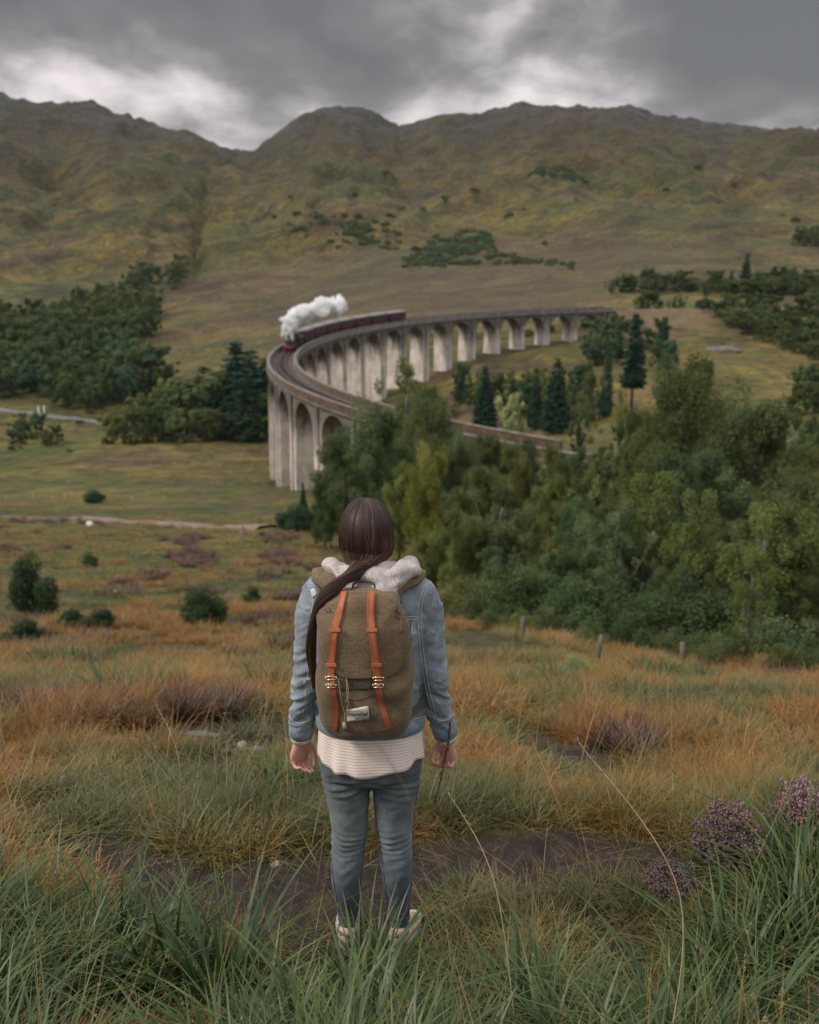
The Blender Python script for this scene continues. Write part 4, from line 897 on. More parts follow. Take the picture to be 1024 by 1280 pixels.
def grass_mat(name, base, lo, hi, tip, trans=0.35):
    m, t, b, out = material(name); t.nodes.remove(b)
    f = lambda n, k='GEOMETRY': (lambda a: (setattr(a, 'attribute_name', n), setattr(a, 'attribute_type', k), a.outputs['Fac'])[2])(nd(t, 'ShaderNodeAttribute'))
    c = mixc(t, f('tone'), lo, hi)
    k = f('along'); c = mixc(t, ramp(t, k, [(0.0, (1,1,1)), (0.35, (0,0,0))]), c, base)
    c = mixc(t, ramp(t, k, [(0.6, (0,0,0)), (1.0, (0.8,)*3)]), c, tip)
    ti = f('tint', 'INSTANCER'); c = mixc(t, 1.0, c, ramp(t, ti, [(0.0, (0.48,0.68,0.52)), (0.35, (0.86,1.02,0.76)), (0.6, (1.15,1.04,0.70)), (0.82, (1.42,1.0,0.52)), (1.0, (1.30,0.68,0.42))]), 'MULTIPLY')
    df = nd(t, 'ShaderNodeBsdfDiffuse'); tr = nd(t, 'ShaderNodeBsdfTranslucent'); mx = nd(t, 'ShaderNodeMixShader'); mx.inputs[0].default_value = trans
    gl = nd(t, 'ShaderNodeBsdfGlossy'); gl.inputs['Roughness'].default_value = 0.45; gl.inputs['Color'].default_value = (0.45,0.47,0.45,1)
    t.links.new(c, df.inputs[0]); t.links.new(c, tr.inputs[0]); t.links.new(df.outputs[0], mx.inputs[1]); t.links.new(tr.outputs[0], mx.inputs[2])
    m2 = nd(t, 'ShaderNodeMixShader'); m2.inputs[0].default_value = 0.06; t.links.new(mx.outputs[0], m2.inputs[1]); t.links.new(gl.outputs[0], m2.inputs[2]); t.links.new(m2.outputs[0], out.inputs[0])
    return m
G_LONG = grass_mat('long_green_grass', (0.060,0.050,0.030), (0.018,0.040,0.014), (0.082,0.125,0.040), (0.19,0.17,0.06))
G_MOOR = grass_mat('moor_grass', (0.065,0.048,0.025), (0.085,0.086,0.030), (0.255,0.190,0.062), (0.30,0.20,0.085))
G_TAN = grass_mat('dry_grass', (0.10,0.065,0.035), (0.15,0.095,0.045), (0.29,0.205,0.10), (0.34,0.25,0.14))
G_STALK = grass_mat('straw_stalks', (0.20,0.16,0.09), (0.26,0.20,0.11), (0.36,0.28,0.17), (0.36,0.27,0.17))
G_HEATH = grass_mat('heather_sprays', (0.030,0.022,0.016), (0.040,0.032,0.022), (0.085,0.048,0.045), (0.19,0.095,0.125), 0.2)
def scatter(name, P, protos, label, cat='grass'):
    """P: dict of arrays x,y,z,scl,rot,idx,tint -> one object whose geometry nodes set a tuft on every point"""
    n = len(P['x']); me = bpy.data.meshes.new(name); me.vertices.add(n)
    me.vertices.foreach_set('co', np.stack([P['x'], P['y'], P['z']], -1).astype(np.float32).ravel())
    for k, ty in (('scl','FLOAT'), ('tint','FLOAT')):
        a = me.attributes.new(k, ty, 'POINT'); a.data.foreach_set('value', np.asarray(P[k], np.float32))
    a = me.attributes.new('idx', 'INT', 'POINT'); a.data.foreach_set('value', np.asarray(P['idx'], np.int32))
    a = me.attributes.new('rot', 'FLOAT_VECTOR', 'POINT'); a.data.foreach_set('vector', np.asarray(P['rot'], np.float32).ravel())
    o = bpy.data.objects.new(name, me); COL.objects.link(o); tag(o, label, cat, kind='stuff')
    c = bpy.data.collections.new(name+'_tufts')
    for q in protos: c.objects.link(q)
    g = bpy.data.node_groups.new(name, 'GeometryNodeTree')
    g.interface.new_socket('Geometry', in_out='INPUT', socket_type='NodeSocketGeometry'); g.interface.new_socket('Geometry', in_out='OUTPUT', socket_type='NodeSocketGeometry')
    gi = g.nodes.new('NodeGroupInput'); go = g.nodes.new('NodeGroupOutput'); ip = g.nodes.new('GeometryNodeInstanceOnPoints')
    ci = g.nodes.new('GeometryNodeCollectionInfo'); ci.inputs[0].default_value = c; ci.inputs[1].default_value = True; ci.inputs[2].default_value = True
    def na(nm, ty):
        x = g.nodes.new('GeometryNodeInputNamedAttribute'); x.data_type = ty; x.inputs[0].default_value = nm; return x.outputs[0]
    L = g.links.new
    L(gi.outputs[0], ip.inputs['Points']); L(ci.outputs[0], ip.inputs['Instance']); ip.inputs['Pick Instance'].default_value = True
    L(na('idx','INT'), ip.inputs['Instance Index']); L(na('scl','FLOAT'), ip.inputs['Scale'])
    er = g.nodes.new('FunctionNodeEulerToRotation'); L(na('rot','FLOAT_VECTOR'), er.inputs[0]); L(er.outputs[0], ip.inputs['Rotation'])
    L(ip.outputs[0], go.inputs[0]); md = o.modifiers.new('tufts', 'NODES'); md.node_group = g; return o
def field(n, d0, d1, u0=-0.56, u1=0.56, seed=1):
    g = np.random.default_rng(seed); d = np.exp(g.uniform(math.log(d0), math.log(d1), n)); u = g.uniform(u0, u1, n); x = u*d; y = d+CAM[1]; return g, x, y, d
def keep(P, m): return {k: (v[m] if hasattr(v, '__len__') else v) for k, v in P.items()}
def pts(g, x, y, scl, nidx, tint, lean=0.18):
    n = len(x); r = np.stack([g.normal(size=n)*lean, g.normal(size=n)*lean, g.uniform(0, 6.283, n)], -1)
    return dict(x=x, y=y, z=H(x, y)-0.01, scl=scl, tint=np.clip(tint, 0, 1), idx=g.integers(0, nidx, n), rot=r)
def clear_of_wood(x, y):
    d = y-CAM[1]; px = 512+x/d*FPX*1.0; edge = np.interp(px, [540,600,760,1100],[60,24,20,16.5]); return (px < 540) | (d < edge)
# long green tussocks close to the camera
tus = [blade_mesh('tussock', 26, 0.50, 0.050, 0.9, 0.0150, 8, 40+i, G_LONG, (0.0,1.0), 0.35) for i in range(3)]+[blade_mesh('tussock', 22, 0.42, 0.065, 1.3, 0.0120, 7, 50+i, G_LONG, (0.0,1.0), 0.5) for i in range(3)]
g, x, y, d = field(2300, 1.0, 3.3, -0.62, 0.62, 3)
u = x/d; md = mud_mask(x, y)
clump = fbm(x/0.33, y/0.33, 201, 2)
ytop = np.interp(u, [-0.5,-0.3,-0.12,-0.02,0.1,0.22,0.32,0.5], [0.15,-0.12,-0.45,-0.85,-0.8,-0.62,-0.15,0.25])
m = (y < ytop+0.25*(clump-0.5)) & (md < 0.42) & (clump > 0.45+0.14*(u > 0.03)) & ((np.abs(x-PERSON_X) > 0.42) | (y < -0.75))
P = pts(g, x, y, np.where(y < -0.9, 0.72, 0.95)*g.uniform(0.6, 1.2, len(x)), 6, 0.02+0.42*g.random(len(x))+0.25*(clump-0.5)); P = keep(P, m)
scatter('long_grass', P, tus, 'long blue green grass tussocks in front of the walker and at both lower corners')
# hand-set tufts: between the feet, the right bank, left middle
g = np.random.default_rng(8)
hs = []
for cx, cy, r, n, s in ((PERSON_X+0.0,-0.34,0.04,8,0.85),(PERSON_X+0.0,-0.66,0.10,7,0.7),(1.42,0.02,0.16,24,1.0),(1.58,0.25,0.16,20,1.1),(1.32,-0.32,0.2,22,0.95),(0.40,-0.62,0.14,12,0.85),(0.55,-0.75,0.2,18,0.85),(-0.72,1.35,0.22,16,0.6),(0.95,-0.15,0.25,8,0.6),(-0.9,4.2,0.5,26,0.75),(-2.1,3.6,0.4,20,0.7),(1.2,4.5,0.5,24,0.75),(2.6,5.5,0.6,26,0.8),(-3.2,6.5,0.6,26,0.8),(0.2,6.5,0.5,18,0.7),(-1.5,8,0.7,26,0.9),(3.4,8.5,0.8,26,0.9),(-4.6,9.5,0.8,26,1.0)):
    for k in range(n): hs.append((cx+g.normal()*r*.6, cy+g.normal()*r*.6, s*g.uniform(.75,1.15)))
hs = np.array(hs); P = pts(g, hs[:,0], hs[:,1], hs[:,2], 6, 0.25+0.3*g.random(len(hs)), 0.1)
scatter('grass_clumps', P, [o.copy() for o in tus], 'green grass clumps between the feet of the walker and on the right bank')
# moor grass running down the slope
moor = [blade_mesh('moor_tuft', 40, 0.26, 0.09, 0.8, 0.0045, 4, 60+i, G_MOOR, (0,1), 0.45) for i in range(3)]+[blade_mesh('moor_tuft', 36, 0.24, 0.1, 1.0, 0.004, 4, 70+i, G_TAN, (0,1), 0.5) for i in range(2)]
g, x, y, d = field(36000, 1.2, 13, seed=11)
md = mud_mask(x, y); cl = fbm(x/0.55, y/0.7, 210, 3); cl2 = fbm(x/1.0, y/1.2, 211, 3)+0.10*np.exp(-((x-0.6)/2.2)**2-((y-3)/3.0)**2)
P = pts(g, x, y, (0.22+0.85*sst(0.25, 0.75, cl))*g.uniform(0.45, 1.15, len(x))*(1-0.45*(md > 0.15))*(1-0.4*np.exp(-((y-1.5)/0.5)**2)), 5, 0.02+1.05*sst(0.42, 0.60, cl2*0.6+cl*0.4)*g.uniform(0.6, 1.0, len(x))-0.12*sst(2.2, 0.8, y))
m = (md < 0.18+0.15*g.random(len(x))+0.2*g.random(len(x))*(d > 5)) & ((y > 0.95) | ((g.random(len(x)) < 0.3) & (y > -0.5))) & (g.random(len(x)) < 0.02+1.4*sst(0.42, 0.58, cl)) & ((np.abs(x-PERSON_X) > 0.3) | (y > 0.5))
scatter('moor_grass', keep(P, m), moor, 'yellow and olive moor grass on the slope below the walker')
far = [blade_mesh('far_tuft', 26, 0.34, 0.16, 0.8, 0.012, 3, 80+i, G_MOOR, (0,1), 0.5) for i in range(3)]+[blade_mesh('far_tuft', 24, 0.30, 0.16, 0.9, 0.012, 3, 90+i, G_TAN, (0,1), 0.55) for i in range(2)]
g, x, y, d = field(44000, 10, 130, seed=12)
cl = fbm(x/1.1, y/1.4, 220, 3); cl2 = fbm(x/4.5, y/6, 221, 3)
P = pts(g, x, y, (0.25+0.8*sst(0.25, 0.75, cl))*g.uniform(0.5, 1.3, len(x))*np.interp(d, [10,40,120],[0.7,1.0,1.6]), 5, 0.05+1.0*sst(0.35, 0.65, cl2*0.6+cl*0.4)*g.uniform(0.6, 1, len(x)))
m = clear_of_wood(x, y) & (mud_mask(x, y) < 0.5) & (cl > 0.34+0.18*g.random(len(x)))
scatter('distant_moor_grass', keep(P, m), far, 'rough tan and green moor grass falling away into the valley')
turf = [blade_mesh('turf_tuft', 26, 0.085, 0.10, 0.9, 0.0045, 2, 140+i, G_MOOR, (0,1), 0.7) for i in range(3)]+[blade_mesh('turf_tuft', 24, 0.08, 0.11, 1.1, 0.0045, 2, 150+i, G_TAN, (0,1), 0.8) for i in range(2)]
g, x, y, d = field(60000, 1.3, 11, seed=21); md = mud_mask(x, y); c3 = fbm(x/0.35, y/0.35, 230, 3); c4 = fbm(x/1.2, y/1.2, 231, 3)
P = pts(g, x, y, g.uniform(0.6, 1.5, len(x))*np.interp(d, [1,4,11],[0.8,1,1.9]), 5, 0.02+1.0*sst(0.42, 0.60, c4*0.6+c3*0.4)*g.uniform(0.6, 1.05, len(x))); m = (md < 0.14+0.20*g.random(len(x))) & (c3 > 0.36+0.2*g.random(len(x)))
scatter('short_turf', keep(P, m), turf, 'short matted turf and moss between the grass tufts')
# heather patches
hea = [blade_mesh('heather_tuft', 60, 0.20, 0.12, 0.4, 0.010, 3, 100+i, G_HEATH, (0,1), 0.6) for i in range(4)]
g, x, y, d = field(34000, 3.8, 110, seed=13); hm = heather_mask(x, y)
P = pts(g, x, y, g.uniform(0.7, 1.4, len(x))*np.interp(d, [4,20,110],[0.75,1.1,2.6]), 4, 0.3+0.6*g.random(len(x))); m = (hm > 0.35) & clear_of_wood(x, y) & (mud_mask(x, y) < 0.3)
scatter('heather_patches', keep(P, m), hea, 'dark purple heather patches spread over the moor', 'heather')
# seeding stalks
st = [blade_mesh('seed_stalk', 3, 0.62, 0.05, 0.35, 0.0032, 7, 120+i, G_STALK, (0,1), 0.35, True) for i in range(5)]
g, x, y, d = field(520, 1.3, 7, seed=14); P = pts(g, x, y, g.uniform(0.45, 1.05, len(x)), 5, 0.4+0.4*g.random(len(x))); m = (mud_mask(x, y) < 0.6) & (np.abs(x-PERSON_X) > 0.16)
scatter('seed_stalks', keep(P, m), st, 'thin straw coloured seed stalks standing above the grass')
# fallen dead straws over the peat
dead = [blade_mesh('dead_straw', 14, 0.3, 0.12, 0.5, 0.004, 4, 130+i, G_TAN, (0,1), 1.25) for i in range(3)]
g, x, y, d = field(800, 1.6, 4.6, seed=15); P = pts(g, x, y, g.uniform(0.4, 0.9, len(x)), 3, 0.2+0.5*g.random(len(x)), 0.25); m = (mud_mask(x, y) < 0.8)
scatter('dead_straw', keep(P, m), dead, 'flattened dead straw lying on the dark peat', 'dead grass')
# the long straws that cross the lower part of the picture
def straw(name, a, b, c, r, label, head=True):
    mb = MB(); L = dense([a, b, c], 10); mb.tube(L, list(np.linspace(r, r*0.35, len(L))), 6)
    if head:
        rr = random.Random(hash(label) % 1000 if False else len(label))
        for k in range(26):
            p = L[-1-int(rr.random()*6)]; q = Vector(p)+Vector([rr.gauss(0, .0025) for _ in range(3)]); mb.tube([q, q+Vector((rr.gauss(0,.003), rr.gauss(0,.003), 0.010))], [0.0009, 0.0003], 4)
    o = mb.build(name, G_ST2, None, True); tag(o, label, 'grass stalk')
G_ST2 = simple('straw', (0.22,0.15,0.09), (0.42,0.31,0.19), 12, 0.7)
def pt(px, py, d): v = ray(px, py); v = v/v[1]; return (v[0]*d, d+CAM[1], CAM[2]+v[2]*d)
straw('grass_stalk', (0.62,-1.02,float(H(0.62,-1.02))), pt(850,1120,2.2), pt(722,926,2.5), 0.0022, 'long pale straw leaning up to the left at the lower right')
straw('grass_stalk', (0.30,-0.9,float(H(0.30,-0.9))), pt(620,1110,2.3), pt(560,990,2.5), 0.002, 'pale straw leaning left beside the right leg of the walker')
straw('grass_stalk', (0.35,-1.5,float(H(0.35,-1.5))), pt(540,1060,1.2), pt(452,908,0.92), 0.0011, 'blurred straw crossing the shirt and the jeans', False)
straw('grass_stalk', (-0.95,0.4,float(H(-0.95,0.4))), pt(225,960,3.3), pt(195,880,3.5), 0.0018, 'tall seeding straw at the left above the grass')
straw('grass_stalk', (-0.6,0.2,float(H(-0.6,0.2))), pt(312,1040,3.1), pt(316,978,3.1), 0.0018, 'upright straw on the left beside the peat')
straw('grass_stalk', (1.22,0.2,float(H(1.22,0.2))), pt(995,960,3.2), pt(996,872,3.2), 0.0018, 'tall thin straw at the right edge above the heather')
straw('grass_stalk', (-1.38,0.3,float(H(-1.38,0.3))), pt(6,930,3.3), pt(3,868,3.4), 0.002, 'seeding straw at the left margin')
# heather bush on the right bank
def heather_bush(name, x, y, h, w, seed, label, n=150):
    rr = random.Random(seed); root = empty(name, (x, y, float(H(x, y)))); mb = MB(); V = []; F = []; V2 = []; F2 = []
    for i in range(n):
        a = rr.uniform(0, 6.28); r = w*rr.random()**0.5; L = h*rr.uniform(0.6, 1.05); e = Vector((r*math.cos(a), r*math.sin(a), L*(1-0.3*(r/w)**2)))
        s = Vector((e.x*0.2, e.y*0.2, 0)); m_ = s.lerp(e, 0.5)+Vector((rr.gauss(0,.012), rr.gauss(0,.012), 0.02)); L3 = dense([tuple(s), tuple(m_), tuple(e)], 4); mb.tube(L3, list(np.linspace(0.0022, 0.0008, len(L3))), 4)
        for k in range(34):
            t = rr.uniform(0.45, 1.0); p = Vector(L3[min(int(t*(len(L3)-1)), len(L3)-1)])+Vector([rr.gauss(0, .008) for _ in range(3)])
            tgt = (V, F) if (t > 0.58 and rr.random() < 0.5) else (V2, F2); q = 0.0042 if tgt[0] is V else 0.0035; b0 = len(tgt[0])
            tgt[0].extend([tuple(p+Vector(o_)*q) for o_ in ((1,0,0),(-.5,.87,0),(-.5,-.87,0),(0,0,1.4),(0,0,-1.0))]); tgt[1].extend([(b0,b0+1,b0+3),(b0+1,b0+2,b0+3),(b0+2,b0,b0+3),(b0+1,b0,b0+4),(b0+2,b0+1,b0+4),(b0,b0+2,b0+4)])
    mb.build('stem', M_TWIG, root, True); mesh('flower_bells', V, F, M_BELL, root, False); mesh('foliage', V2, F2, M_HLEAF, root, False); tag(root, label, 'heather bush'); return root
M_TWIG = simple('heather_twig', (0.06,0.035,0.025), (0.12,0.07,0.05), 20, 0.9)
M_BELL = simple('heather_bells', (0.28,0.15,0.21), (0.60,0.40,0.48), 60, 0.8)
M_HLEAF = simple('heather_leaves', (0.035,0.035,0.018), (0.16,0.06,0.035), 14, 0.9)
heather_bush('heather_bush', 1.27, 0.42, 0.36, 0.17, 3, 'flowering pink heather bush on the bank at lower right', 170)
heather_bush('heather_bush', 1.66, 0.66, 0.36, 0.16, 4, 'pink heather at the right edge of the picture', 110)
heather_bush('heather_bush', 1.02, 0.30, 0.15, 0.13, 5, 'low straggling heather left of the flowering pink bush', 60)
# ================================================================== ROCKS, POSTS
def rock(x, y, s, mat, label, seed, sink=0.3, cat='rock', z=None):
    Vv, Ff = ICO2; rr = np.random.default_rng(seed); V = np.array(Vv); nn = n3(V, (1.3,)*3, seed)*0.3+n3(V, (3.5,)*3, seed+9)*0.12; V = V*(1+nn)[:, None]*np.array(s)
    o = mesh('rock', V, Ff, mat, None, True); o.location = (x, y, float(H(x, y))+s[2]*(1-sink)*0.5); o.rotation_euler = (0, 0, seed); tag(o, label, cat)
bm = bmesh.new(); bmesh.ops.create_icosphere(bm, subdivisions=4, radius=1); ICO2 = ([tuple(v.co) for v in bm.verts], [tuple(v.index for v in f.verts) for f in bm.faces]); bm.free()
M_STONE = simple('pinkish_stone', (0.20,0.15,0.125), (0.36,0.28,0.24), 8, 0.9, bmp=0.5, bd=0.01)
M_PALE = simple('white_quartz', (0.45,0.43,0.40), (0.7,0.68,0.65), 6, 0.85, bmp=0.5, bd=0.01)
X = march(718, 988); rock(X[0], X[1], (0.085,0.05,0.03), M_STONE, 'flat pinkish stone in the wet hollow right of the walker', 3)
X = march(345, 1082); rock(X[0], X[1], (0.022,0.018,0.016), M_STONE, 'small stone on the peat left of the legs', 4)
X = march(303, 932); rock(X[0], X[1], (0.045,0.03,0.02), M_STONE, 'small pink stone in the puddles left of the walker', 5)
X = march(113, 660); rock(X[0], X[1], (0.35,0.28,0.33), M_PALE, 'white boulder below the pale path at left', 6)
X = march(145, 742); rock(X[0], X[1], (0.10,0.08,0.08), M_PALE, 'small white stone above the heather at left', 7)
rock(1.33, -0.42, (0.09,0.07,0.11), M_STONE, 'lichened stone showing through the grass at the right edge', 8)
X = march(905, 440); rock(X[0], X[1], (5,2.5,1.3), simple('grey_outcrop', (0.09,0.08,0.075), (0.22,0.19,0.17), 0.3, 0.95), 'grey rock outcrop on the grassy knoll at right', 9)
for i, (px, base, h, ln) in enumerate(((745,832,38,0.12),(653,802,32,0.0),(852,836,30,-0.05))):
    x, y, d = march(px, base); dep = d*_c+3; hh = h*dep/FPX; mb = MB(); z = float(H(x, y)); mb.tube([(x,y,z-0.2),(x+ln*hh*.5,y,z+hh*.5),(x+ln*hh,y,z+hh)], [0.045,0.042,0.036], 7)
    o = mb.build('fence_post', M_POST if i else M_POST, None, True) if 'M_POST' in globals() else None
    if o is None:
        M_POST = simple('grey_post_wood', (0.07,0.055,0.042), (0.17,0.14,0.11), 9, 0.95, vscale=(1,1,.2)); o = mb.build('fence_post', M_POST, None, True)
    tag(o, ['leaning grey fence post in front of the wood','upright fence post by the bright shrub','fence post right of the leaning one','fence post near the right edge of the wood'][i], 'fence post')
for i, px in enumerate((8,42,66,82,120,166,205)):
    x, y, d = march(px, 628); z = float(H(x, y)); mb = MB(); mb.tube([(x,y,z-0.2),(x,y,z+1.3+0.5*(i in (1,3)))], [0.05,0.045], 6); o = mb.build('fence_post', simple('pale_post', (0.3,0.27,0.24), (0.4,0.37,0.33), 5, 0.9) if i == 0 else bpy.data.materials['pale_post'], None, True)
    tag(o, 'pale post of the fence above the path at left', 'fence post', 'posts of the fence above the path')
for i, px in enumerate((50,57)):
    x, y, d = march(px, 529); z = float(H(x, y)); mb = MB(); mb.tube([(x,y,z-0.2),(x,y,z+5.2)], [0.28,0.22], 8); o = mb.build('telegraph_post', M_PALE, None, True); tag(o, ['left white pole beside the valley road','right white pole beside the valley road'][i], 'pole')  # the two white telegraph posts by the road
x, y, d = march(303, 684); z = float(H(x, y)); mb = MB(); mb.tube([(x,y,z-0.1),(x+0.1,y,z+1.1)], [0.06,0.08], 10, cap=False); mb.tube([(x-.1,y,z-.1),(x-.1,y,z+1.3)], [.03,.03], 5)
tag(mb.build('tree_guard', M_STONE, None, True), 'pale plastic tree guard on a stake below the path', 'tree guard')
# ================================================================== THE WALKER
person = empty('person', (PERSON_X, 0, 0)); tag(person, 'person with long brown hair in denim jacket and jeans, standing with back turned', 'person')
PV = Vector(person.location)
def cloth(name, c1, c2, scale=6, weave=900, wr=0.15, rough=0.9, extra=None):
    m, t, b, out = material(name); v = coords(t); n = noise_n(t, v, scale, 6, 0.62, 0.3)
    c = ramp(t, n, [(0.30, c1), (0.68, c2)])
    w = noise_n(t, coords(t, 'Object', (1,1,0.25)), weave, 2, 0.5); c = mixc(t, 1.0, c, ramp(t, w, [(0.35, (1-wr,)*3), (0.65, (1+wr,)*3)]), 'MULTIPLY')
    if extra: c = extra(t, c, v)
    t.links.new(c, b.inputs['Base Color']); b.inputs['Roughness'].default_value = rough; b.inputs['Specular IOR Level'].default_value = 0.15
    b.inputs['Sheen Weight'].default_value = 0.15; bump(t, b, w, 0.25, 0.001); return m
M_SKIN = simple('skin', (0.52,0.26,0.19), (0.62,0.33,0.25), 12, 0.5); 
_b = M_SKIN.node_tree.nodes['Principled BSDF']; _b.inputs['Subsurface Weight'].default_value = 0.12; _b.inputs['Subsurface Radius'].default_value = (0.01,0.004,0.002)
def denim_extra(t, c, v):
    wide = noise_n(t, v, 17, 6, 0.72, 1.2); f = ramp(t, wide, [(0.53, (0,0,0)), (0.70, (0.75,)*3)]); return mixc(t, f, c, (0.42,0.50,0.56))
M_DENIM = cloth('washed_denim', (0.115,0.138,0.160), (0.26,0.292,0.318), 9, 700, 0.3, 0.9, denim_extra)
M_DENIMD = cloth('seam_denim', (0.10,0.135,0.17), (0.22,0.27,0.32), 40, 700, 0.2)
M_STITCH = simple('pale_frayed_thread', (0.42,0.44,0.45), (0.62,0.62,0.60), 150, 0.95)
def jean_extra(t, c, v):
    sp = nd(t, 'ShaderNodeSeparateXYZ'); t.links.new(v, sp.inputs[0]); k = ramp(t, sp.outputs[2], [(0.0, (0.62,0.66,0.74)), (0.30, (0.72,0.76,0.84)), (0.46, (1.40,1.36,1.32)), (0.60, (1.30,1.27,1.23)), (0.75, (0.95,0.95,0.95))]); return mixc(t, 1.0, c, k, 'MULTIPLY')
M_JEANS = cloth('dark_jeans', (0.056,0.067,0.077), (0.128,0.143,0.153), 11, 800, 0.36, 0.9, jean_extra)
def stripe_extra(t, c, v):
    sp = nd(t, 'ShaderNodeSeparateXYZ'); t.links.new(v, sp.inputs[0]); k = mathn(t, 'FRACT', mathn(t, 'MULTIPLY', sp.outputs[2], 98.0)); s = ramp(t, k, [(0.0, (0.70,0.60,0.58)), (0.16, (0.76,0.67,0.65)), (0.30, (1,1,1)), (0.90, (1,1,1)), (1.0, (0.8,0.72,0.70))]); return mixc(t, 1.0, c, s, 'MULTIPLY')
M_SHIRT = cloth('striped_cream_shirt', (0.72,0.60,0.53), (0.84,0.72,0.65), 9, 500, 0.06, 0.95, stripe_extra)
M_CUFF = cloth('cream_cuff', (0.66,0.58,0.54), (0.78,0.70,0.65), 20, 400, 0.1)
M_HOOD = cloth('marled_grey_jersey', (0.33,0.28,0.265), (0.52,0.45,0.42), 60, 420, 0.32, 0.95)
M_SHOE = simple('blush_suede', (0.45,0.33,0.29), (0.62,0.48,0.43), 25, 0.9, bmp=0.2, bd=0.003); M_SOLE = simple('dirty_rubber', (0.22,0.18,0.15), (0.5,0.45,0.4), 18, 0.85)
M_HAIR, t_, b_, o_ = material('brown_hair'); at_ = nd(t_, 'ShaderNodeAttribute'); at_.attribute_name = 'tone'
t_.links.new(ramp(t_, at_.outputs['Fac'], [(0.0, (0.012,0.007,0.005)), (0.5, (0.062,0.032,0.021)), (1.0, (0.20,0.105,0.07))]), b_.inputs['Base Color']); b_.inputs['Roughness'].default_value = 0.5; b_.inputs['Specular IOR Level'].default_value = 0.32
HC = Vector((-0.018, 0.025, 1.568))
def bvh(objs):
    V = []; F = []
    for o in objs:
        b0 = len(V); V += [o.matrix_basis @ v.co for v in o.data.vertices]; F += [tuple(i+b0 for i in p.vertices) for p in o.data.polygons]
    return BVHTree.FromPolygons(V, F)
def cast(bv, px, py, origin=PV):
    o = Vector(CAM)-origin; v = Vector(ray(px, py)).normalized(); h = bv.ray_cast(o, v); return h[0], h[1]
def seam(L, r=0.0012, mat=None, parent=None, bv=None, name='seam', off=0.001, per=5, wob=0.0):
    bv = bv or globals()['JT']; P = []
    for q in dense(L, per):
        h, n_ = cast(bv, q[0], q[1])
        if h is not None: P.append(h+n_*off)
    if len(P) < 2: return None
    P = [p for i, p in enumerate(P) if i == 0 or (p-P[i-1]).length < 0.05]
    if len(P) < 2: return None
    m = MB(); m.tube(P, [r]*len(P), 6); return m.build(name, mat or M_STITCH, parent or person, True)
# ---- body: one continuous skin
def hand_mb(mb, side, wr, curl, grip=False):
    ex = Vector((1,0,0))*(-side); fy = Vector((0,1,0))                   # ex points to the inner side
    w = (ex*0.72+fy*0.69).normalized(); n = (ex*0.69-fy*0.72).normalized(); dn = Vector((side*0.10, 0.02, -1)).normalized()
    w = (w-dn*w.dot(dn)).normalized(); n = (n-dn*n.dot(dn)-w*n.dot(w)).normalized()
    wr = Vector(wr)
    P = []                                                              # palm as a flattened loft
    for k, (a, rw, rn) in enumerate(((-0.05,0.026,0.020),(0.0,0.025,0.018),(0.02,0.031,0.017),(0.045,0.039,0.017),(0.065,0.040,0.016),(0.078,0.037,0.013))):
        c = wr+dn*a+n*0.004*k/5; P.append([c+w*(math.cos(q)*rw)+n*(math.sin(q)*rn) for q in [2*math.pi*j/16 for j in range(16)]])
    V = [tuple(v) for R_ in P for v in R_]; F = []
    for i in range(5):
        for j in range(16): F.append((i*16+j, i*16+(j+1)%16, (i+1)*16+(j+1)%16, (i+1)*16+j))
    F += [tuple(range(16))[::-1], tuple(80+j for j in range(16))]; mb.add(V, F)
    for k, (off, L, r) in enumerate(((0.029,0.070,0.0085),(0.010,0.077,0.0088),(-0.010,0.072,0.0083),(-0.029,0.058,0.0074))):
        p = wr+dn*0.066+w*off; pts_ = [p]; rs = [r*1.12]; ang = 0
        cs = curl[k]
        for s_, f in ((0.48, cs[0]), (0.30, cs[1]), (0.22, cs[2])):
            ang += f; dr = dn*math.cos(ang)+n*math.sin(ang)+w*(off*1.5)*0.3
            for q in (0.5, 1.0): pts_.append(pts_[-1]+dr.normalized()*L*s_*0.5); rs.append(r*(1.0-0.08*len(rs)*0.5))
        mb.tube(pts_, rs, 10)
        mb.tube([pts_[-1], pts_[-1]+dr.normalized()*0.004], [rs[-1]*0.95, rs[-1]*0.55], 10)
    b = wr+dn*0.012+w*0.024+n*0.004; t1 = b+(dn*0.72+w*0.42+n*0.35).normalized()*0.040; t2 = t1+(dn*0.9+n*(0.45 if not grip else 0.7)-w*0.05).normalized()*0.030; t3 = t2+(dn*0.85+n*(0.55 if not grip else 0.8)-w*0.25).normalized()*0.024
    mb.tube([b, b.lerp(t1, .5), t1, t1.lerp(t2, .5), t2, t3], [0.0155, 0.0145, 0.0115, 0.0102, 0.0100, 0.0070], 10)
    return wr+dn*0.075+n*0.03
mb = MB()
mb.add(*rings(dense([(-0.012,0.0,0.72,0.15,0.095),(-0.012,0.0,0.82,0.155,0.10),(-0.012,0.005,0.98,0.13,0.085),(-0.012,0,1.15,0.14,0.09),(-0.012,0,1.30,0.165,0.095),(-0.012,0,1.38,0.14,0.075),(-0.014,0.005,1.42,0.07,0.055)], 4), 32, 2.3))
mb.tube([(-0.014,0.0,1.38),(-0.016,0.012,1.46),(-0.018,0.03,1.53)], [0.056,0.05,0.052], 20)
Hd = []                                                                  # skull and jaw
for k in range(25):
    a = math.pi*k/24; z = -math.cos(a); r = math.sin(a); zz = HC.z+z*0.102; fr = 0.0
    rx = 0.074*r*(1-0.16*max(0, -z-0.2)); ry = 0.093*r; cy = HC.y+0.006-0.004*z
    if z < -0.1: cy += 0.018*(-z-0.1)
    Hd.append((HC.x, cy, zz, max(rx, 0.002), max(ry, 0.002)))
mb.add(*rings(Hd, 28, 2.1))
fy_ = HC.y+0.095
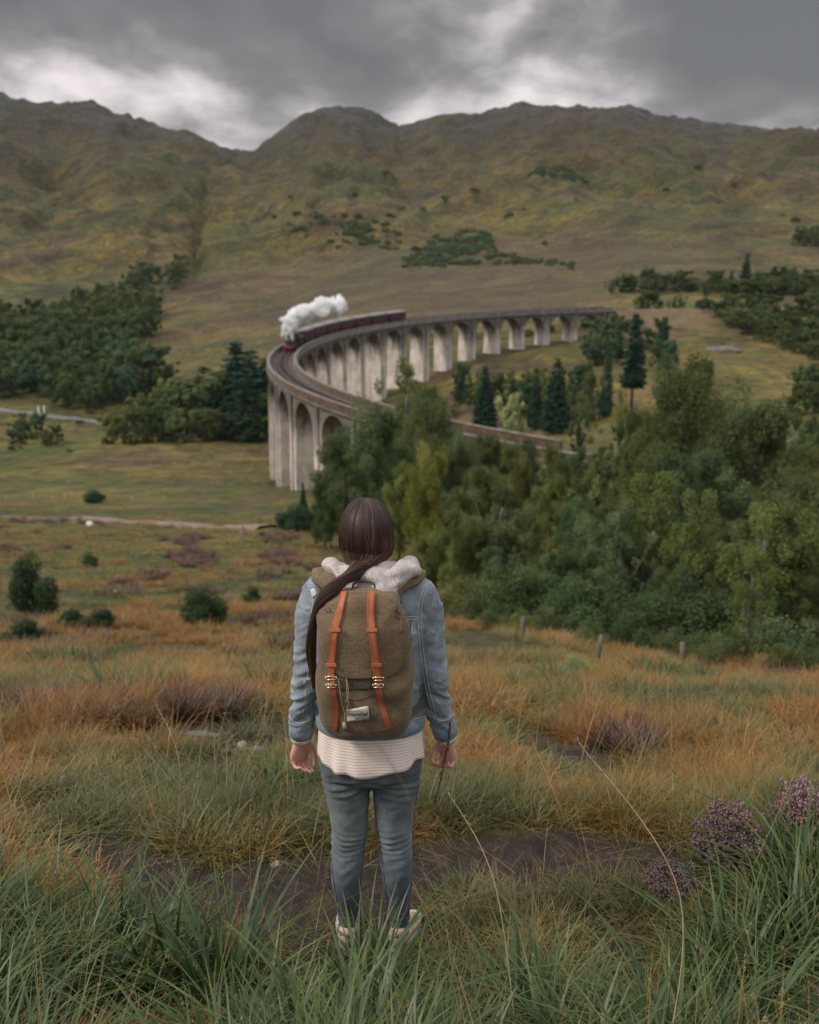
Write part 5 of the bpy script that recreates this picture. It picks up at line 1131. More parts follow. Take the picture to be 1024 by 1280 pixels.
mb.tube([(HC.x,fy_-0.004,1.585),(HC.x,fy_+0.006,1.565),(HC.x,fy_+0.021,1.542),(HC.x,fy_+0.002,1.533)], [0.007,0.009,0.012,0.010], 10)     # nose
for s in (-1, 1):
    mb.tube([(HC.x+s*0.012,fy_-0.002,1.536),(HC.x+s*0.010,fy_+0.008,1.538)], [0.007,0.007], 8)
    mb.tube([(HC.x+s*0.02,fy_-0.006,1.592),(HC.x+s*0.045,fy_-0.018,1.59)], [0.006,0.005], 8)                                      # brow
    mb.tube([(HC.x+s*0.066,HC.y+.01,1.535),(HC.x+s*0.070,HC.y+.004,1.555),(HC.x+s*0.071,HC.y,1.578),(HC.x+s*0.067,HC.y+.008,1.588)], [0.007,0.008,0.009,0.007], 8)   # ears
mb.tube([(HC.x-0.022,fy_-0.012,1.508),(HC.x,fy_-0.002,1.510),(HC.x+0.022,fy_-0.012,1.508)], [0.004,0.0062,0.004], 8)
mb.tube([(HC.x-0.018,fy_-0.014,1.500),(HC.x,fy_-0.005,1.498),(HC.x+0.018,fy_-0.014,1.500)], [0.004,0.0066,0.004], 8)
mb.tube([(HC.x,fy_-0.035,1.478),(HC.x,fy_-0.02,1.480)], [0.02,0.014], 10)
ARML = [(-0.160,0.0,1.375),(-0.190,-0.002,1.31),(-0.205,-0.004,1.20),(-0.222,-0.004,1.06),(-0.238,0.015,0.95),(-0.250,0.03,0.845),(-0.253,0.033,0.82)]
ARMR = [(0.140,0.0,1.375),(0.170,-0.002,1.31),(0.183,-0.004,1.20),(0.200,-0.004,1.06),(0.216,0.015,0.95),(0.243,0.03,0.845),(0.246,0.033,0.82)]
for A in (ARML, ARMR): mb.tube(dense(A, 4), [q[0] for q in dense([(0.045,),(0.044,),(0.04,),(0.036,),(0.033,),(0.024,),(0.024,)], 4)], 16)
LEGL = [(-0.093,0,0.80),(-0.095,0,0.70),(-0.090,0.0,0.605),(-0.088,0.0,0.495),(-0.093,0.0,0.44),(-0.098,-0.012,0.36),(-0.100,-0.012,0.285),(-0.100,0.0,0.18),(-0.100,0.0,0.09),(-0.100,0.005,0.045)]
LEGR = [(0.070,0,0.80),(0.074,0,0.70),(0.069,0.0,0.605),(0.064,0.0,0.495),(0.070,0.0,0.44),(0.077,-0.012,0.36),(0.080,-0.012,0.285),(0.083,0.0,0.18),(0.084,0.0,0.09),(0.084,0.005,0.045)]
LR = [0.088,0.078,0.066,0.056,0.050,0.052,0.047,0.034,0.029,0.031]
for A in (LEGL, LEGR): mb.tube(dense(A, 4), [q[0] for q in dense([(r,) for r in LR], 4)], 18)
for x, s in ((-0.100, -0.12), (0.084, 0.36)): mb.tube([(x,-0.02,0.045),(x+s*0.08,0.06,0.04),(x+s*0.14,0.13,0.03)], [(0.03,0.03),(0.032,0.026),(0.026,0.018)], 14)
GR = hand_mb(mb, -1, (-0.254,0.033,0.818), [(0.45,0.55,0.35),(0.55,0.7,0.4),(0.65,0.85,0.5),(0.8,0.95,0.5)])
GR2 = hand_mb(mb, 1, (0.250,0.033,0.818), [(0.75,1.15,0.7),(0.8,1.2,0.7),(0.85,1.25,0.75),(0.95,1.25,0.8)], True)
body = fuse('body', mb, 0.0034, M_SKIN, person, 3)
for s in (-1, 1):
    m = MB(); Vv, Ff = ICO; c = (HC.x+s*0.031, fy_-0.019, 1.573); m.add([(c[0]+p[0]*0.0125, c[1]+p[1]*0.0125, c[2]+p[2]*0.0105) for p in Vv], Ff); e = m.build('eye', simple('eye_white', (0.75,0.73,0.7), None, 5, 0.2) if s < 0 else bpy.data.materials['eye_white'], person, True)
    m = MB(); m.add([(c[0]+p[0]*0.0055, c[1]+0.0085+p[1]*0.0045, c[2]+p[2]*0.0055) for p in Vv], Ff); m.build('iris', simple('brown_iris', (0.05,0.025,0.015), None, 5, 0.2) if s < 0 else bpy.data.materials['brown_iris'], e, True)
# ---- jeans
def jdisp(co, no):
    z = co[:, 2]; q = n3(co, (14,14,14), 3)*0.0035
    warp = n3(co, (9,9,5), 7)
    kn = np.exp(-((z-0.455)/0.045)**2); q += kn*0.0034*np.sin(z*300+warp*11+co[:,0]*30)
    q += np.exp(-((z-0.70)/0.05)**2)*0.004*np.sin(z*190+warp*6+np.abs(co[:,0]+.012)*60)
    q += (z < 0.2)*0.0042*np.clip((0.2-z)/0.06, 0, 1)*np.sin(z*260+warp*5)
    q += 0.0012*np.sin(z*90+warp*14)
    return q
mb = MB()
mb.add(*rings(dense([(-0.012,0,0.70,0.10,0.085),(-0.012,-0.004,0.74,0.168,0.115),(-0.012,-0.006,0.80,0.176,0.118),(-0.012,0,0.88,0.165,0.108),(-0.012,0,0.93,0.155,0.10)], 4), 32, 2.3))
JR = [(0.093,),(0.0845,),(0.0730,),(0.0640,),(0.0565,),(0.0590,),(0.0520,),(0.0395,),(0.0335,),(0.035,)]
for A, n_ in ((LEGL, 9), (LEGR, 9)): mb.tube(dense(A[:n_], 5), [q[0] for q in dense(JR[:n_], 5)], 22)
jeans = fuse('jeans', mb, 0.0055, M_JEANS, person, 4, jdisp); JB = None
JEB = bvh([jeans])
M_SEAM = simple('dark_jean_seam', (0.022,0.028,0.036), (0.05,0.06,0.07), 60, 0.9)
for L in ([(461,985),(459,1020),(455,1060),(451,1100),(446,1145)], [(467,985),(470,1020),(476,1060),(481,1100),(487,1145)], [(404,985),(411,1020),(414,1060),(417,1100),(425,1145)], [(523,985),(517,1020),(517,1060),(515,1100),(510,1145)]): seam(L, 0.0011, M_SEAM, None, JEB, 'seam', 0.0006)
for L in ([(406,972),(425,980),(446,982)], [(478,982),(500,980),(522,970)]): seam(L, 0.0011, M_SEAM, None, JEB, 'pocket_seam', 0.0008)
# ---- shirt tail
def hemz(a): return 0.787-0.007*math.sin(a*3+0.6)-0.012*math.cos(2*(a+1.57))*0.8+0.004*math.sin(a*9)
V = []; F = []; n = 128; Z = 22
for j in range(Z+1):
    t = j/Z
    for k in range(n):
        a = 2*math.pi*k/n; z = 1.0*(1-t)+hemz(a)*t; fl = 1+0.030*t*math.sin(a*11+math.sin(a*3)*2)*t+0.012*math.sin(a*7+t*3)
        rx = np.interp(z, [0.70,0.76,0.88,1.0],[0.186,0.1835,0.176,0.155]); ry = np.interp(z, [0.70,0.80,0.88,1.0],[0.140,0.134,0.122,0.100])
        c, s = math.cos(a), math.sin(a); V.append((-0.012+rx*fl*math.copysign(abs(c)**0.87, c), -0.004+ry*fl*math.copysign(abs(s)**0.87, s), z))
for j in range(Z):
    for k in range(n): F.append((j*n+k, (j+1)*n+k, (j+1)*n+(k+1)%n, j*n+(k+1)%n))
sh = mesh('shirt', V, F, M_SHIRT, person); md_ = sh.modifiers.new('s', 'SOLIDIFY'); md_.thickness = 0.003; md_.offset = -1
# ---- denim jacket
def sdisp(co, no):
    x, y, z = co[:,0], co[:,1], co[:,2]; ax = np.abs(x+0.012); arm = sst(0.165, 0.20, ax+0.03*(z < 1.0))*(z < 1.33)
    w = n3(co, (7,7,4), 2); w2 = n3(co, (18,18,30), 5)
    fold = n3(co+np.array([0,0,0])+np.abs(x)[:,None]*np.array([[0,0,0.6]]), (9,9,34), 11); fold = 1-2.2*np.abs(fold)-0.5
    el = 0.35+0.9*np.exp(-((z-1.06)/0.08)**2)+1.0*np.exp(-((z-0.93)/0.06)**2)
    q = arm*el*0.0082*fold+w2*0.0030+n3(co, (32,32,32), 8)*0.0014
    q += (1-arm)*0.003*np.sin(z*38+w*8+x*25)
    return q
mb = MB()
mb.add(*rings(dense([(-0.010,0,0.910,0.175,0.120),(-0.010,0,0.94,0.179,0.124),(-0.010,0,1.05,0.172,0.118),(-0.012,0,1.18,0.180,0.122),(-0.012,0,1.29,0.192,0.120),(-0.012,-0.002,1.36,0.186,0.105),(-0.014,0,1.405,0.14,0.085),(-0.014,0.002,1.44,0.082,0.066)], 4), 36, 2.4))
for A, R_ in ((ARML, [(0.060,0.066),(0.060,0.064),(0.052,0.058),(0.047,0.053),(0.045,0.049),(0.0385,0.042),(0.0375,0.041)]), (ARMR, [(0.060,0.066),(0.060,0.064),(0.053,0.058),(0.047,0.053),(0.046,0.049),(0.0385,0.042),(0.0375,0.041)])):
    L = dense(A[:6], 5); mb.tube(L, dense(R_[:6], 5), 22)
    c = Vector(A[5]); d_ = (Vector(A[5])-Vector(A[4])).normalized()
mb.tube([(-0.178,0,1.345),(-0.15,0,1.385),(-0.09,0,1.415)], [0.066,0.056,0.045], 18); mb.tube([(0.155,0,1.345),(0.125,0,1.385),(0.06,0,1.415)], [0.066,0.056,0.045], 18)
jacket = fuse('jacket', mb, 0.0056, M_DENIM, person, 4, sdisp)
for A, nm in ((ARML, 'l'), (ARMR, 'r')):     # turned band at the wrist and the cream cuff below it
    c5 = Vector(A[5]); d_ = (Vector(A[5])-Vector(A[4])).normalized(); m = MB(); m.tube([c5-d_*0.045, c5-d_*0.02, c5+d_*0.004], [(0.042,0.045),(0.0425,0.0455),(0.0415,0.0445)], 24); m.build('jacket_cuff', M_DENIMD, person, True)
    m = MB(); m.tube([c5-d_*0.01, c5+d_*0.012, c5+d_*0.026], [(0.036,0.039),(0.036,0.039),(0.033,0.036)], 24); m.build('shirt_cuff', M_CUFF, person, True)
m = MB(); m.add(*rings([(-0.010,0,0.900,0.178,0.124),(-0.010,0,0.902,0.1815,0.127),(-0.010,0,0.938,0.1850,0.129),(-0.010,0,0.940,0.181,0.126)], 48, 2.4)); waist = m.build('jacket_waistband', M_DENIMD, person, True)
JT = bvh([jacket, waist])
for L in ([(529,738),(524,752),(522,772),(524,800),(528,832),(533,862),(541,892)], [(533,738),(528,752),(526,772),(528,800),(532,832),(537,862),(545,892)], [(388,738),(391,752),(387,790),(386,830),(382,870),(378,900)], [(392,748),(390,790),(389,830),(385,870),(381,898)],
          [(503,771),(512,771),(522,771)], [(503,774),(512,774),(522,774)], [(361,892),(366,900),(376,904),(390,899)], [(546,899),(556,901),(566,893)], [(362,920),(372,926),(384,922)], [(512,897),(522,898),(532,895)], [(508,780),(508,810),(511,840)]):
    seam(L, 0.0011)
def patch(bv, quad, name, mat, parent, off=0.002, nu=6, nv=6, thick=0.001, rag=0.0, outline=None):
    """small cloth piece laid on a surface; quad = 4 picture corners"""
    V = []; rr = random.Random(3)
    for j in range(nv+1):
        for i in range(nu+1):
            u, v = i/nu, j/nv; a = np.array(quad[0])*(1-u)+np.array(quad[1])*u; b = np.array(quad[3])*(1-u)+np.array(quad[2])*u; q = a*(1-v)+b*v+np.array([rr.gauss(0, rag), rr.gauss(0, rag)])
            h, n_ = cast(bv, *q)
            if h is None: h, n_ = Vector(V[-1]) if V else Vector(), Vector((0,-1,0))
            V.append(tuple(h+n_*off))
    F = [(j*(nu+1)+i, j*(nu+1)+i+1, (j+1)*(nu+1)+i+1, (j+1)*(nu+1)+i) for j in range(nv) for i in range(nu)]
    o = mesh(name, V, F, mat, parent); s = o.modifiers.new('s', 'SOLIDIFY'); s.thickness = thick; s.offset = 1; return o
patch(JT, [(380,849),(391,846),(394,862),(382,863)], 'frayed_patch', M_STITCH, person, 0.0015, 6, 6, 0.001, 0.9)
patch(JT, [(388,737),(394,735),(397,744),(391,748)], 'frayed_patch', M_STITCH, person, 0.0015, 4, 4, 0.001, 0.7)
for k in range(9): seam([(378+k*0.4,848+k*2),(386,849+k*1.9),(394,848+k*2)], 0.0006, name='frayed_thread', off=0.003)
# ---- hood lying over the shoulders
def hdisp(co, no): w = n3(co, (8,8,8), 4); return 0.007*np.sin(co[:,0]*48+co[:,2]*95+w*7)+n3(co, (22,22,30), 6)*0.004
mb = MB()
mb.tube(dense([(-0.085,0.075,1.39),(-0.125,0.02,1.435),(-0.118,-0.045,1.455),(-0.065,-0.092,1.452),(0.01,-0.108,1.448),(0.085,-0.088,1.456),(0.122,-0.03,1.462),(0.112,0.03,1.435),(0.07,0.08,1.39)], 5), dense([(0.024,0.03),(0.028,0.034),(0.030,0.036),(0.032,0.036),(0.033,0.038),(0.032,0.036),(0.030,0.034),(0.027,0.032),(0.022,0.028)], 5), 16)
mb.tube(dense([(-0.075,-0.085,1.425),(-0.02,-0.130,1.418),(0.05,-0.132,1.425),(0.11,-0.085,1.45),(0.145,-0.03,1.458)], 5), dense([(0.018,0.022),(0.024,0.028),(0.024,0.028),(0.020,0.022),(0.012,0.012)], 5), 14)
mb.tube(dense([(-0.10,-0.03,1.46),(-0.05,-0.06,1.462),(0.02,-0.065,1.465),(0.075,-0.035,1.47)], 5), [0.022]*16, 12)
hood = fuse('hood', mb, 0.0055, M_HOOD, person, 5, hdisp)
# ---- shoes
for x, s, nm in ((-0.100, -0.10, 'l'), (0.084, 0.36, 'r')):
    d_ = Vector((s, 1, 0)).normalized(); p_ = Vector((d_.y, -d_.x, 0)); V = []; F = []; K = [(-0.040,0.024,0.030,0.088),(-0.02,0.034,0.030,0.098),(0.03,0.037,0.030,0.092),(0.08,0.040,0.028,0.066),(0.12,0.040,0.024,0.052),(0.155,0.034,0.022,0.044),(0.176,0.018,0.020,0.034)]
    for (a, w_, lo_, hi_) in K:
        c = Vector((x, 0, 0))+d_*a
        for k in range(14):
            q = 2*math.pi*k/14; V.append(c+p_*(w_*math.cos(q))+Vector((0,0,(lo_+hi_)/2+(hi_-lo_)/2*math.sin(q)*1.15)))
    for i in range(len(K)-1):
        for k in range(14): F.append((i*14+k, i*14+(k+1)%14, (i+1)*14+(k+1)%14, (i+1)*14+k))
    F += [tuple(range(14))[::-1], tuple((len(K)-1)*14+k for k in range(14))]
    shoe = mesh('shoe', V, F, M_SHOE, person)
    V = []; F = []
    n = 26
    for z, g_ in ((0.002, 0.001), (0.028, 0.004)):
        for k in range(n):
            q = 2*math.pi*k/n; a = 0.068+0.115*math.cos(q); w_ = float(np.interp(a, [-0.05,-0.02,0.04,0.12,0.16,0.184],[0.020,0.034,0.036,0.044,0.037,0.018]))+g_; v_ = Vector((x,0,z))+d_*(a)+p_*(w_*math.sin(q) if abs(math.sin(q)) > 0.01 else 0); V.append(v_)
    F = [(k, (k+1)%n, n+(k+1)%n, n+k) for k in range(n)]+[tuple(range(n))[::-1], tuple(n+k for k in range(n))]; mesh('sole', V, F, M_SOLE, shoe, False)
    m = MB(); 
    for k in range(5): a = 0.05+k*0.018; c = Vector((x,0,float(np.interp(a, [0.05,0.08,0.13],[0.092,0.072,0.06]))))+d_*a; m.tube([c-p_*0.022, c+Vector((0,0,0.006)), c+p_*0.022], [0.0022]*3, 5)
    m.build('lace', M_CUFF, shoe, True)
    m = MB(); m.tube([(x,-0.005,0.075),(x,-0.006,0.094),(x,-0.004,0.104)], [(0.035,0.037),(0.0345,0.0365),(0.031,0.034)], 16); m.build('shoe_collar', M_SHOE, shoe, True)
# ---- hair
def hp(az, pol, k=1.0): return Vector((HC.x+0.082*k*math.sin(pol)*math.sin(az), HC.y-0.002-0.101*k*math.sin(pol)*math.cos(az), HC.z+0.104*k*math.cos(pol)))
V = []; F = []; na, npn = 40, 18
for j in range(npn+1):
    pol = math.radians(1+(128)*j/npn)
    for i in range(na+1):
        az = math.radians(-128+256*i/na); w = 1-0.25*max(0, abs(az)-1.6)*sst(60, 110, math.degrees(pol)); V.append(hp(az, pol*float(w), 0.965))
F = [(j*(na+1)+i, j*(na+1)+i+1, (j+1)*(na+1)+i+1, (j+1)*(na+1)+i) for j in range(npn) for i in range(na)]
hair = mesh('hair', V, F, M_HAIR, person); a_ = hair.data.attributes.new('tone', 'FLOAT', 'POINT'); a_.data.foreach_set('value', np.full(len(V), 0.12, np.float32)); s_ = hair.modifiers.new('s', 'SOLIDIFY'); s_.thickness = 0.008
TAIL = [Vector(p) for p in dense([(-0.020,-0.098,1.500),(-0.048,-0.138,1.482),(-0.090,-0.168,1.462),(-0.132,-0.185,1.425),(-0.168,-0.190,1.36),(-0.184,-0.178,1.26),(-0.184,-0.160,1.16),(-0.180,-0.15,1.08)], 3)]
TT, TF = frames(TAIL)
V = []; F = []; T = []; rr = random.Random(12)
def strand(P, r, tone):
    b0 = len(V); P2, fr = frames(P); m = len(P2)
    for i, (p, (t, u, w)) in enumerate(zip(P2, fr)):
        q = r*(1 if i < m-3 else 0.55)
        for k in range(3): a = 2.094*k; V.append(tuple(p+u*(math.cos(a)*q)+w*(math.sin(a)*q))); T.append(tone)
    for i in range(m-1):
        for k in range(3): F.append((b0+i*3+k, b0+i*3+(k+1)%3, b0+(i+1)*3+(k+1)%3, b0+(i+1)*3+k))
for s in range(2300):
    az = math.radians(rr.uniform(-122, 122)); p0 = math.radians(rr.uniform(2, 70)*rr.random()**0.4+2); k = rr.uniform(0.97, 1.045)
    ph_ = rr.uniform(0, 6.28); lock = 0.5*vn(az*6, 0.3, 5)+0.5*vn(az*22, 0.7, 6); fine = vn(az*60, 0.2, 8); tone = min(1, max(0, 0.05+0.7*lock+0.35*(fine-0.5)+rr.gauss(0, .10)+0.12*math.exp(-((az-0.12)/0.10)**2))); P = []
    endp = math.radians(rr.uniform(112, 128)); n1 = 8
    for j in range(n1+1):
        t = j/n1; pol = p0+(endp-p0)*t; a_z = az*(1-0.12*t)+0.05*math.sin(t*4+ph_); kk = k*(1+0.025*(lock-0.5)*(0.3+t)+0.02*(fine-0.5)+0.006*math.sin(az*14+t*5)); q = hp(a_z, pol, kk)
        if pol > math.pi*0.5: q.x = HC.x+(q.x-HC.x)*(1+0.30*(pol-math.pi/2)); q.z -= 0.018*(pol-math.pi/2)
        P.append(q)
    g0 = 0; rad = 0.019; ga = rr.uniform(0, 6.28); gr = rad*math.sqrt(rr.random()); L = rr.randint(9, len(TAIL)-2); tw = 2.2
    e = P[-1]; c0 = TAIL[2]+TF[2][1]*math.cos(ga)*gr+TF[2][2]*math.sin(ga)*gr
    for t in (0.33, 0.66): m_ = e.lerp(c0, t); m_ += Vector((0.0,(-0.016-0.018*(fine-0.5))*math.sin(math.pi*t), (-0.010+0.03*(fine-0.5))*math.sin(math.pi*t))); P.append(m_)
    if s % 9 == 0: L = 3+rr.randint(0, 8)
    for i in range(2, L+1):
        f = i/len(TAIL); w_ = gr*(1.2-1.05*f+0.5*(1 if i > 6 else i/6)*0.35)*(1+0.25*math.sin(i*0.9)); an = ga+tw*f*2.0; P.append(TAIL[i]+TF[i][1]*math.cos(an)*w_*1.1+TF[i][2]*math.sin(an)*w_*0.8)
    strand(P, 0.00085 if s % 3 else 0.0012, tone)
for s in range(150):                       # loose flyaways
    az = math.radians(rr.uniform(-110, 110)); pol = math.radians(rr.uniform(30, 90)); a = hp(az, pol, 1.0); o_ = (a-HC).normalized(); P = [a]
    for j in range(6): P.append(P[-1]+(Vector((rr.gauss(0,.003), rr.gauss(0,.003), -0.010))+o_*0.003)); 
    strand(P, 0.00035, 0.75)
st_ = mesh('hair_strands', V, F, M_HAIR, hair); a_ = st_.data.attributes.new('tone', 'FLOAT', 'POINT'); a_.data.foreach_set('value', np.array(T, np.float32))
# ================================================================== BACKPACK
pack = empty('backpack', (PERSON_X, -0.17, 0.97)); tag(pack, 'olive brown canvas backpack with two orange leather straps worn by the walker', 'backpack'); KV = Vector(pack.location)
def canvas_extra(t, c, v):
    w1 = noise_n(t, coords(t, 'Object', (1,1,0.06)), 620, 2, 0.5); w2 = noise_n(t, coords(t, 'Object', (0.06,0.06,1)), 620, 2, 0.5)
    w = mathn(t, 'ADD', w1, w2); return mixc(t, 1.0, c, ramp(t, mathn(t, 'MULTIPLY', w, 0.5), [(0.38, (0.66,0.66,0.66)), (0.62, (1.38,1.34,1.3))]), 'MULTIPLY')
M_CANVAS = cloth('olive_canvas', (0.108,0.074,0.042), (0.172,0.122,0.072), 5, 900, 0.12, 0.92, canvas_extra)
M_CANVD = cloth('dark_canvas', (0.062,0.052,0.036), (0.10,0.082,0.056), 7, 900, 0.15, 0.92, canvas_extra)
M_LEATH = simple('orange_leather', (0.31,0.085,0.034), (0.44,0.14,0.062), 30, 0.55, bmp=0.15, bd=0.001, spec=0.35)
M_LEATHD = simple('brown_leather_tail', (0.20,0.055,0.030), (0.30,0.085,0.045), 30, 0.55, bmp=0.15, bd=0.001, spec=0.35)
M_METAL = simple('pale_brass_buckle', (0.75,0.62,0.42), None, 5, 0.3, 1.0)
M_CORD = simple('tan_cord', (0.28,0.20,0.12), (0.40,0.30,0.19), 200, 0.9)
PK = [(-0.028,-0.165,0.955,0.060,0.030),(-0.027,-0.170,0.959,0.105,0.048),(-0.024,-0.173,0.975,0.131,0.062),(-0.020,-0.176,1.02,0.143,0.072),(-0.018,-0.178,1.10,0.150,0.078),(-0.017,-0.178,1.20,0.150,0.078),(-0.019,-0.176,1.285,0.146,0.075),(-0.022,-0.172,1.35,0.136,0.070),(-0.024,-0.166,1.395,0.122,0.061),(-0.024,-0.158,1.42,0.106,0.050),(-0.024,-0.152,1.433,0.080,0.034),(-0.024,-0.150,1.436,0.04,0.016)]
def pdisp(co, no):
    w = n3(co, (6,6,5), 12); q = 0.0055*np.sin(co[:,2]*26+w*6+co[:,0]*14)+n3(co, (15,15,12), 3)*0.005+n3(co, (40,40,40), 8)*0.001
    for cx, cz, s in ((-0.125,1.375,1),(0.085,1.378,-1)):           # pinched pleats at the upper corners
        dx = co[:,0]-cx; dz = co[:,2]-cz; q -= 0.004*np.exp(-((dx+s*dz*0.8)/0.011)**2-((dz)/0.03)**2)
        q += 0.005*np.exp(-((dx+s*dz*0.8-0.02*s)/0.013)**2-((dz)/0.03)**2)
    return q
mb = MB(); mb.add(*rings(dense(PK, 4), 56, 3.0))
KP = fuse('bag_body', mb, 0.0052, M_CANVAS, None, 5, pdisp); 
KP.parent = pack; KP.matrix_parent_inverse = Matrix.Translation(-(KV-PV)) 
def under(o, par=pack):        # geometry is modelled in walker space
    o.parent = pack if par is pack else par
    o.matrix_parent_inverse = Matrix.Translation(-(KV-PV)) if par is pack else Matrix.Identity(4); return o
KT = bvh([KP])
# flap: a second skin over the upper bag
def smooth_cast(bv, px, py): return cast(bv, px, py)
rowsL = [(741,404,509),(746,400,513),(755,398,515.5),(770,397.5,516),(785,399,515.5),(800,401,513.5),(815,405,510.5),(828,410,506),(838,417,499),(844,424,490),(847,432,478)]
V = []; nu = 30
for (py, xl, xr) in [tuple(q) for q in dense(rowsL, 3)]:
    for i in range(nu+1):
        u = i/nu; e = math.sin(math.pi*u); px = xl+(xr-xl)*u; h, n_ = cast(KT, px, py)
        if h is None:
            h, _n, _i, _d = KT.find_nearest(Vector(CAM)-PV+Vector(ray(px, py)).normalized()*2.95); n_ = _n
        V.append(tuple(h+n_*(0.0055+0.002*e)))
nr_ = len(V)//(nu+1); F = [(j*(nu+1)+i, (j+1)*(nu+1)+i, (j+1)*(nu+1)+i+1, j*(nu+1)+i+1) for j in range(nr_-1) for i in range(nu)]
flap = under(mesh('flap', V, F, M_CANVAS)); s_ = flap.modifiers.new('s', 'SOLIDIFY'); s_.thickness = 0.005; s_.offset = -1
FT = BVHTree.FromPolygons([v for v in [Vector(q) for q in V]]+[v.co for v in KP.data.vertices], F+[tuple(i+len(V) for i in p.vertices) for p in KP.data.polygons])
def ribbon(L, w, th, name, mat, par, off=0.003, per=6, bv=None):
    bv = bv or FT; P = []; N = []
    for q in dense(L, per):
        h, n_ = cast(bv, q[0], q[1])
        if h is not None: P.append(h); N.append(n_ if n_.y < 0.3 else -n_)
    for _ in range(3): N = [(N[max(i-1,0)]+N[i]+N[min(i+1,len(N)-1)]).normalized() for i in range(len(N))]; P = [P[0]]+[(P[i-1]+P[i]*2+P[i+1])/4 for i in range(1, len(P)-1)]+[P[-1]]
    V = []; F = []
    for i, p in enumerate(P):
        t = (P[min(i+1,len(P)-1)]-P[max(i-1,0)]).normalized(); s = t.cross(N[i]).normalized(); b = p+N[i]*off
        for a_, c_ in ((-1,0),(-0.92,1),(0.92,1),(1,0)): V.append(b+s*(a_*w/2)+N[i]*(c_*th))
    for i in range(len(P)-1):
        for k in range(4): F.append((i*4+k, i*4+(k+1)%4, (i+1)*4+(k+1)%4, (i+1)*4+k))
    F += [(0,1,2,3), tuple((len(P)-1)*4+k for k in (3,2,1,0))]
    o = mesh(name, V, F, mat, None, False); return under(o, par)
SL = [(431,741),(427,757),(422,775),(418,795),(416,815),(415,835),(415.5,857)]; SRt = [(464.5,741),(463,757),(463.5,775),(466,795),(468,815),(470.5,835),(473,857)]
for L, L2 in ((SL, [(415.5,850),(417.5,868),(420,880),(420,895),(418.5,912)]), (SRt, [(472,850),(474.5,866),(478,882),(482,897),(488,911)])):
    up = ribbon(L2, 0.019, 0.003, 'strap_tail', M_LEATHD, pack, 0.003, 6, KT); st0 = ribbon(L, 0.0225, 0.0036, 'leather_strap', M_LEATH, pack, 0.004)
    # stitching along both edges of the strap
    for dx in (-3.0, 3.0):
        s = seam([(a+dx, b) for a, b in L], 0.0006, M_LEATHD, None, FT, 'stitch_line', 0.0078)
        if s: s.parent = None; under(s, st0)
    for (cx, cy) in ((L[2][0]*0.4+L[3][0]*0.6, 787), (L[4][0]*0.2+L[5][0]*0.8, 830)):
        under(ribbon([(cx-6.5,cy),(cx,cy+0.3),(cx+6.5,cy)], 0.0105, 0.0034, 'keeper_loop', M_LEATH, pack, 0.0085, 4))
    for cy in (847, 856):
        h, n_ = cast(FT, L[-2][0]*0.35+L[-1][0]*0.65, cy); m = MB(); r_ = Vector((1,0,0)); u_ = n_.cross(r_).normalized()*-1; b = h+n_*0.010
        C4 = [b+r_*a_*0.0158+u_*c_*0.0050 for a_, c_ in ((-1,-1),(1,-1),(1,1),(-1,1))]
        for i in range(4): m.tube([C4[i], C4[(i+1)%4]], [0.0015,0.0015], 8)
        if cy == 856: m.tube([b-u_*0.005, b+u_*0.006+n_*0.002], [0.0012,0.001], 6)
        under(m.build('buckle', M_METAL, None, True))
# front pocket outline, bottom seam, darker canvas strip just below the flap
for nm, L, r in (('pocket_seam', [(424,868),(434,873),(446,875),(458,872),(466,866)], 0.0014), ('bottom_seam', [(405,905),(425,911),(455,914),(485,911),(505,902)], 0.0014)):
    s = seam(L, r, M_CANVD, None, KT, nm, 0.001); s.parent = None; under(s)
dark_strip = under(patch(KT, [(423,848),(466,846),(467,862),(423,864)], 'dark_canvas_strip', M_CANVD, None, 0.0012, 10, 5, 0.0012))
# drawcord with its toggle
for L in ([(433,847),(434.5,856),(435,866),(433,877)], [(423,848),(425,862),(429,880),(432,893),(431,902)], [(433,849),(433,862),(436,878),(433,893)]):
    s = seam(L, 0.0014, M_CORD, None, KT, 'drawcord', 0.006); s.parent = None; under(s)
h, n_ = cast(KT, 431, 906); m = MB(); m.tube([h+n_*0.008+Vector((0,0,0.012)), h+n_*0.009+Vector((0.004,0,-0.010))], [0.006,0.0065], 10); under(m.build('cord_toggle', M_CORD, None, True))
# woven label
M_LAB = simple('cream_woven_label', (0.55,0.50,0.42), (0.66,0.61,0.52), 60, 0.9); M_INK = simple('black_thread', (0.015,0.015,0.015), None, 5, 0.9)
LQ = [(433.6,886.5),(460.0,882.2),(462.4,898.8),(434.6,901.8)]
lab = under(patch(KT, LQ, 'woven_label', M_LAB, None, 0.004, 8, 6, 0.0012))
cs = [cast(KT, *q) for q in LQ]; c0 = sum((c[0] for c in cs), Vector())/4; ex = ((cs[1][0]-cs[0][0])+(cs[2][0]-cs[3][0])).normalized(); ey = ((cs[0][0]-cs[3][0])+(cs[1][0]-cs[2][0])).normalized(); ez = ex.cross(ey).normalized(); ey = ez.cross(ex)
lw = (cs[1][0]-cs[0][0]).length; lh = (cs[0][0]-cs[3][0]).length; bvl = KT
def onlab(u, v, off=0.0062):
    p = c0+ex*u+ey*v; h = KT.ray_cast(p+ez*0.05, -ez); return (h[0] if h[0] is not None else p)+ez*off
m = MB()
B = [(-lw*.44,-lh*.40),(lw*.44,-lh*.40),(lw*.44,lh*.40),(-lw*.44,lh*.40)]
for i in range(4):
    a, b = B[i], B[(i+1)%4]; m.tube([onlab(a[0]+(b[0]-a[0])*t/6, a[1]+(b[1]-a[1])*t/6) for t in range(7)], [0.0003]*7, 4)
under(m.build('label_border', M_INK, None))
